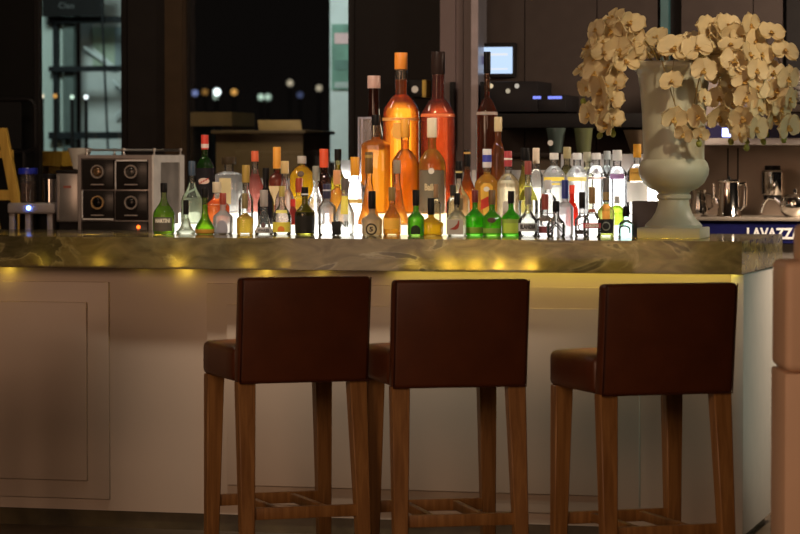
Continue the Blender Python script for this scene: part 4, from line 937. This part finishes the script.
# ------------------------------------------------------------------ beyond the window
def px_thing(name, label, cat, x0, x1, y0, y1, Y, dY, mat, part='panel', group=None):
    a, b = at(x0, y1, Y), at(x1, y0, Y)
    t = thing(name, label, cat, ((a.x + b.x) / 2, Y, 0), 0, group)
    box(part, (a.x - t.location.x, 0, max(0, a.z)), (b.x - t.location.x, dY, b.z), mat, t); return t, a, b
EY = 8.0
M_teal = plain('teal_wall', (.50, .62, .58), .7, var=.06, scale=1.5); M_tb = plain('steel_beam_dark', (.015, .018, .02), .5)
M_t2 = plain('pale_blue_wall', (.55, .61, .60), .7, var=.05)
fc = thing('reflection', 'wall added to show a pale green facade with dark steel beams seen through the left window', 'building', (at(85, 100, EY).x, EY, 0))  # wall and beams added beyond the glass in place of a mirrored view
fo = fc.location
def fpart(nm, x0, x1, y0, y1, dy, th, mat, slope=0):
    a, b = at(x0, y1, EY), at(x1, y0, EY)
    return box(nm, (a.x - fo.x, -dy, max(0, a.z)), (b.x - fo.x, -dy + th, b.z), mat, fc)
fpart('wall', 38, 62, -40, 163, 0, .2, M_teal); fpart('wall', 62, 132, -40, 163, -.35, .2, M_t2)
fpart('wall_strip', 27, 38, -40, 163, .02, .2, plain('slate_strip', (.11, .13, .17), .6))
fpart('window_bay', 76, 98, 25, 66, -.31, .03, plain('bay_green', (.36, .46, .36), .6)); fpart('mullion', 99, 107, 25, 66, -.3, .03, plain('bay_shade', (.24, .32, .34), .6))
fpart('post', 56.5, 60, 20, 140, .06, .06, M_tb); fpart('post', 66, 75, 22, 150, .03, .05, plain('beam_green', (.10, .14, .13), .6))
for y0, y1 in ((17, 24), (66, 72), (132, 139)): fpart('beam', 54, 134, y0, y1, .1, .08, M_tb)
bm = bmesh.new()
for (xa_, ya_), (xb_, yb_) in (((68, 45), (97, 66)), ((78, 48), (100, 66)), ((98, 80), (128, 108)), ((110, 74), (130, 92)), ((130, 86), (100, 116))):
    a, b = at(xa_, ya_, EY), at(xb_, yb_, EY); add_tube(bm, [Vector((a.x - fo.x, .28, a.z)), Vector((b.x - fo.x, .28, b.z))], .012, 6)
obj('brace', bm, plain('brace_pale', (.65, .74, .74), .5), fc)
a, b = at(53, 17, EY), at(112, -20, EY)
fpart('sign_board', 53, 112, -25, 18, .2, .05, plain('sign_black', (.008, .008, .008), .5))
flat_text('sign_lettering', 'Clao', 9 * .0042, 26 * .0042, plain('chalk', (.10, .11, .11), .7), fc, (at(78, 7, EY).x - fo.x, -.21, at(78, 7, EY).z))
bm = bmesh.new(); q0, q1 = at(117, -20, EY), at(124, 150, EY); add_tube(bm, [Vector((q0.x - fo.x, -.3, q0.z)), Vector((q1.x - fo.x, -.3, q1.z))], .008, 6); obj('cable', bm, M_tb, fc)
t, a, b = px_thing('lit_pillar', 'pale blue pillar with a poster seen through the window', 'pillar', 330, 352, -40, 162, 7.0, .3, M_t2, 'shaft')
a2, b2 = at(332, 90, 7.0), at(350, 24, 7.0)
box('poster', (a2.x - t.location.x, -.01, a2.z), (b2.x - t.location.x, -.001, b2.z), plain('poster_green', (.13, .26, .20), .6, var=.3, scale=6), t)
for y0, y1, c in ((33, 44, (.62, .42, .42)), (82, 88, (.36, .42, .40)), (60, 70, (.09, .18, .15))):
    a3, b3 = at(335, y1, 7.0), at(350, y0, 7.0); box('poster_print', (a3.x - t.location.x, -.014, a3.z), (b3.x - t.location.x, -.0105, b3.z), plain('print_%g' % c[0], c, .6), t)
# terrace furniture
M_tan = plain('terrace_tan', (.30, .22, .11), .6)
tz = at(260, 133, 4.2).z
t, a, b = px_thing('host_desk', 'brown desk on the terrace with an open folder on top', 'desk', 217, 303, 134, 600, 4.2, .5, plain('desk_brown', (.17, .125, .075), .6), 'front')
box('worktop', (a.x - t.location.x - .02, -.03, b.z), (b.x - t.location.x + .02, .52, b.z + .02), plain('desk_top_brown', (.10, .075, .05), .5), t, .004)
fo_ = bmesh.new(); zf = b.z + .02
w0 = .5 * (at(300, 121, 4.3).x - at(257, 121, 4.3).x); hf = at(270, 120, 4.3).z - zf
add_box(fo_, (-w0, 0, 0), (w0, .012, hf * 1.1), .002)
for v in fo_.verts: v.co.x += -v.co.z * .25
fl = obj('menu_folder', fo_, M_tan); fl.location = (at(279, 130, 4.3).x, 4.32, zf + .001); fl.rotation_euler = (R(-24), 0, 0)
tag(fl, 'tan folder propped on the terrace desk', 'folder')
t, a, b = px_thing('low_bench', 'tan slatted bench on the terrace left of the desk', 'bench', 181, 232, 112, 126, 4.9, .4, plain('bench_tan', (.13, .095, .045), .6), 'backrest')
box('bench_side', (a.x - t.location.x, .02, 0), (a.x - t.location.x + .06, .4, a.z), M_dark, t); box('bench_side', (b.x - t.location.x - .06, .02, 0), (b.x - t.location.x, .4, a.z), M_dark, t)
# black lounge chair and yellow timber chair at the far left
cY2 = 2.86
t = thing('lounge_chair', 'black framed chair back at the far left behind the machines', 'chair', (at(12, 130, cY2).x, cY2, 0))
a, b = at(-26, 152, cY2), at(35, 99, cY2); x0, x1 = a.x - t.location.x, b.x - t.location.x
bm = bmesh.new(); r = .045
pts = []
for cx, cz, s0 in ((x1 - r, b.z - r, 0), (x0 + r, b.z - r, 90), (x0 + r, a.z + r, 180), (x1 - r, a.z + r, 270)):
    pts += [(cx + r * math.cos(R(s0 + k * 18)), 0, cz + r * math.sin(R(s0 + k * 18))) for k in range(6)]
add_tube(bm, pts + [pts[0]], .010, 8); obj('back_frame', bm, M_black, t)
box('back_panel', (x0 + .01, .005, a.z + .015), (x1 - .075, .02, b.z - .01), plain('mesh_black', (.01, .01, .01), .7), t)
for sx in (x0 + .05, x1 - .06): bm = bmesh.new(); add_tube(bm, [(sx, 0, 0), (sx, 0, a.z)], .012, 8); obj('leg', bm, M_black, t)
box('seat', (x0, -.4, .44), (x1, .0, .48), M_black, t, .01)
M_yw = wood('yellow_timber', (.42, .24, .03), (.58, .36, .06))
t = thing('timber_stand', 'yellow slanted timber stand at the far left edge', 'stand', (at(5, 180, 2.30).x, 2.30, 0))
for xa_, xb_ in ((2, 22), (-24, -4)):
    a, b = at(xa_, 128, 2.30), at(xb_, 232, 2.30); dx = (b.x - a.x) / (a.z - b.z)
    bm = bmesh.new(); vs_ = []
    add_taper(bm, (b.x + dx * b.z - t.location.x, 0, 0), (a.x - t.location.x, 0, a.z), .045, .045, .03, .03); obj('post', bm, M_yw, t)
a, b = at(-20, 158, 2.30), at(13, 150, 2.30); box('rail', (a.x - t.location.x, -.01, a.z), (b.x - t.location.x, .01, b.z), M_yw, t)
a, b = at(-20, 200, 2.30), at(18, 190, 2.30); box('rail', (a.x - t.location.x, -.01, a.z), (b.x - t.location.x, .01, b.z), M_yw, t)
t, a, b = px_thing('lit_floor_bench', 'yellow timber bench added for a patch of lit floor, seen low through the left window', 'bench', 20, 62, 151, 166, 3.6, .35, M_yw, 'seat')  # bench added where yellow light falls on the floor
box('leg', (a.x - t.location.x + .02, .02, 0), (a.x - t.location.x + .08, .3, a.z), M_yw, t); box('leg', (b.x - t.location.x - .08, .02, 0), (b.x - t.location.x - .02, .3, a.z), M_yw, t)

# city lights: lamps on posts far beyond the terrace
def city(px, py, Y, rad, col, s, label):
    rad *= .8; s *= .65 if s < 3.5 else 1
    p = at(px, py, Y)
    t = thing('street_lamp', label, 'street lamp', (p.x, Y, 0), 0, 'distant street lamps in the night')
    bm = bmesh.new(); add_tube(bm, [(0, 0, 0), (0, 0, p.z - rad)], .012, 6); obj('post', bm, M_gap, t)
    bm = bmesh.new(); bmesh.ops.create_uvsphere(bm, u_segments=12, v_segments=8, radius=rad, matrix=Matrix.Translation((0, 0, p.z))); obj('globe', bm, emit('lamp_%g_%g_%g' % (col[0], col[2], s), col, s), t)
W1 = (1, .85, .6); A1 = (1, .5, .12); B1 = (.4, .5, 1); G1 = (.75, 1, .8)
for px, py, c, s, r, lb in ((183, 93, A1, .9, .05, 'faint amber street lamp beside the brown mullion'), (195, 93, B1, 1.0, .05, 'bluish street lamp left of the brightest one'), (205, 92, A1, .5, .05, 'dim amber street lamp between the bluish and the brightest'),
                            (217, 92, (.9, 1, 1), 4, .055, 'brightest white street lamp'), (216, 97, G1, 1.6, .04, 'pale street lamp just under the brightest one'), (234, 92, A1, 1.6, .05, 'amber street lamp right of the brightest one'),
                            (261, 97, G1, 1.6, .05, 'pale green street lamp, left of the close pair'), (268, 97, G1, 1.4, .05, 'pale green street lamp, right of the close pair'), (290, 83, W1, 1.1, .05, 'warm street lamp standing higher, left of two'),
                            (319, 88, W1, 1.0, .05, 'warm street lamp standing higher, by the lit pillar'), (300, 95, B1, .3, .05, 'very dim blue street lamp')):
    city(px, py, 30 + (px % 7) * .35, r, c, s, lb)
for px, py, c, s, lb in ((42, 96, W1, 1.6, 'warm street lamp before the facade, farthest left'), (55, 96, A1, 1.0, 'amber street lamp before the facade'), (72, 97, G1, 1.6, 'greenish street lamp before the facade'), (86, 97, (.9, 1, 1), 3.0, 'white street lamp before the facade, under the middle beam'), (135, 93, A1, 3.0, 'amber street lamp at the right edge of the facade')):
    city(px, py, 6.6, .018, c, s, lb)

# ------------------------------------------------------------------ foreground pillar at the right
sc = 372.0; Zp = FPX / sc
pc = CAM + (F0 + RT * ((858 - 400) / FPX)) * Zp
pl = thing('tan_pedestal', 'tan padded pedestal with rounded shoulders and narrower top, right frame edge', 'pedestal', (pc.x, pc.y, 0), TH)
M_tanp = plain('tan_plaster', (.66, .46, .31), .55, var=.04, scale=4)
def fz(y): return CAM.z - (y - HY) / sc
hw = (842 - 770) / sc
box('lower_block', (-hw, 0, 0), (hw, .30, fz(374)), M_tanp, pl, .006, 2)
box('upper_block', (-hw, 0, fz(373)), (hw, .30, fz(262)), M_tanp, pl, .022, 4)
hn = (842 - 790) / sc
box('top_block', (-hn, .06, fz(266)), (hn, .26, fz(226)), M_tanp, pl, .018, 4)

# ------------------------------------------------------------------ lights and world
w = bpy.data.worlds.new('night'); S.world = w; w.use_nodes = True
w.node_tree.nodes['Background'].inputs[0].default_value = (.010, .008, .007, 1); w.node_tree.nodes['Background'].inputs[1].default_value = .35
WARM = (1, .60, .38)
lamp('ceiling_light', 'AREA', (-3.2, -7.5, 3.0), 80, WARM, 2.2, (-2.0, .1, .5))
lamp('ceiling_light', 'AREA', (.9, -7.5, 3.0), 48, WARM, 2.0, (-.6, .1, .5))
lamp('fill_light', 'AREA', (-3.4, -10.5, 1.7), 75, WARM, 3.0, (-1.8, .1, .5))  # broad fill added behind the camera for ambient light
for (px, sc_, an, lb) in stools[:3]:
    a_ = R(an); q_ = CAM + (F0 + RT * ((px - 400) / FPX)) * (FPX / sc_) + (F0 * math.cos(a_) + RT * math.sin(a_)) * .30
    lamp('seat_fill_spot', 'SPOT', (q_.x, q_.y, 3.25), 420, (1, .74, .36), .04, (q_.x, q_.y, 0), R(11))  # spots added only to brighten the stool seats
lamp('spot_flowers', 'SPOT', (1.1, -1.6, 3.1), 215, (1, .77, .50), .08, (vx + .03, VY, TOP + .58), R(17))
lamp('spot_cool', 'SPOT', (2.6, -.9, 2.2), 72, (.80, 1, .84), .10, (-.05, .40, .95), R(30))
lamp('back_bar_light', 'AREA', (-3.2, .6, 3.2), 13, (1, .82, .62), .5, (-3.0, 1.7, 1.1))
lamp('spot_bottles', 'SPOT', (-1.7, -.9, 3.2), 180, (1, .84, .66), .1, (-1.55, .5, 1.15), R(50))  # spot added to brighten labels and bottle fronts
lamp('niche_light', 'AREA', (.9, 1.3, 2.2), 100, (1, .78, .58), .4, (.6, 2.6, 1.1))
lamp('terrace_light', 'AREA', (-2.9, 3.35, 3.0), 19, (1, .76, .42), .5, (-2.9, 4.3, .9))
lamp('reflection_light', 'AREA', (-5.0, 5.2, 3.3), 60, (.84, 1, .93), .6, (-4.6, 8.2, 2.0))  # added lamp for the wall that stands in for a mirrored view
lamp('pillar_light', 'AREA', (-3.2, 5.6, 3.2), 11, (.78, .97, 1), .3, (-3.0, 7.0, 1.8))
lamp('rear_wall_light', 'AREA', (.2, .9, 3.3), 8, (1, .78, .70), .6, (-.5, 3.0, 1.9))

cam = bpy.data.cameras.new('camera'); co = bpy.data.objects.new('camera', cam); C.objects.link(co); S.camera = co
cam.sensor_width = 36; cam.lens = FPX / 800 * 36; co.location = CAM
co.rotation_euler = Matrix((RT, UP, -FW)).transposed().to_euler()
cam.clip_end = 200
cam.dof.use_dof = True; cam.dof.focus_distance = 10.75; cam.dof.aperture_fstop = 4.5
S.view_settings.view_transform = 'Standard'; S.view_settings.look = 'None'; S.view_settings.exposure = 0; S.view_settings.gamma = 1; S.view_settings.use_curve_mapping = False
S.cycles.use_denoising = True
S.cycles.transparent_max_bounces = 40; S.cycles.max_bounces = 14; S.cycles.transmission_bounces = 10; S.cycles.caustics_reflective = False
S.cycles.sample_clamp_indirect = 6
bpy.context.view_layer.update()
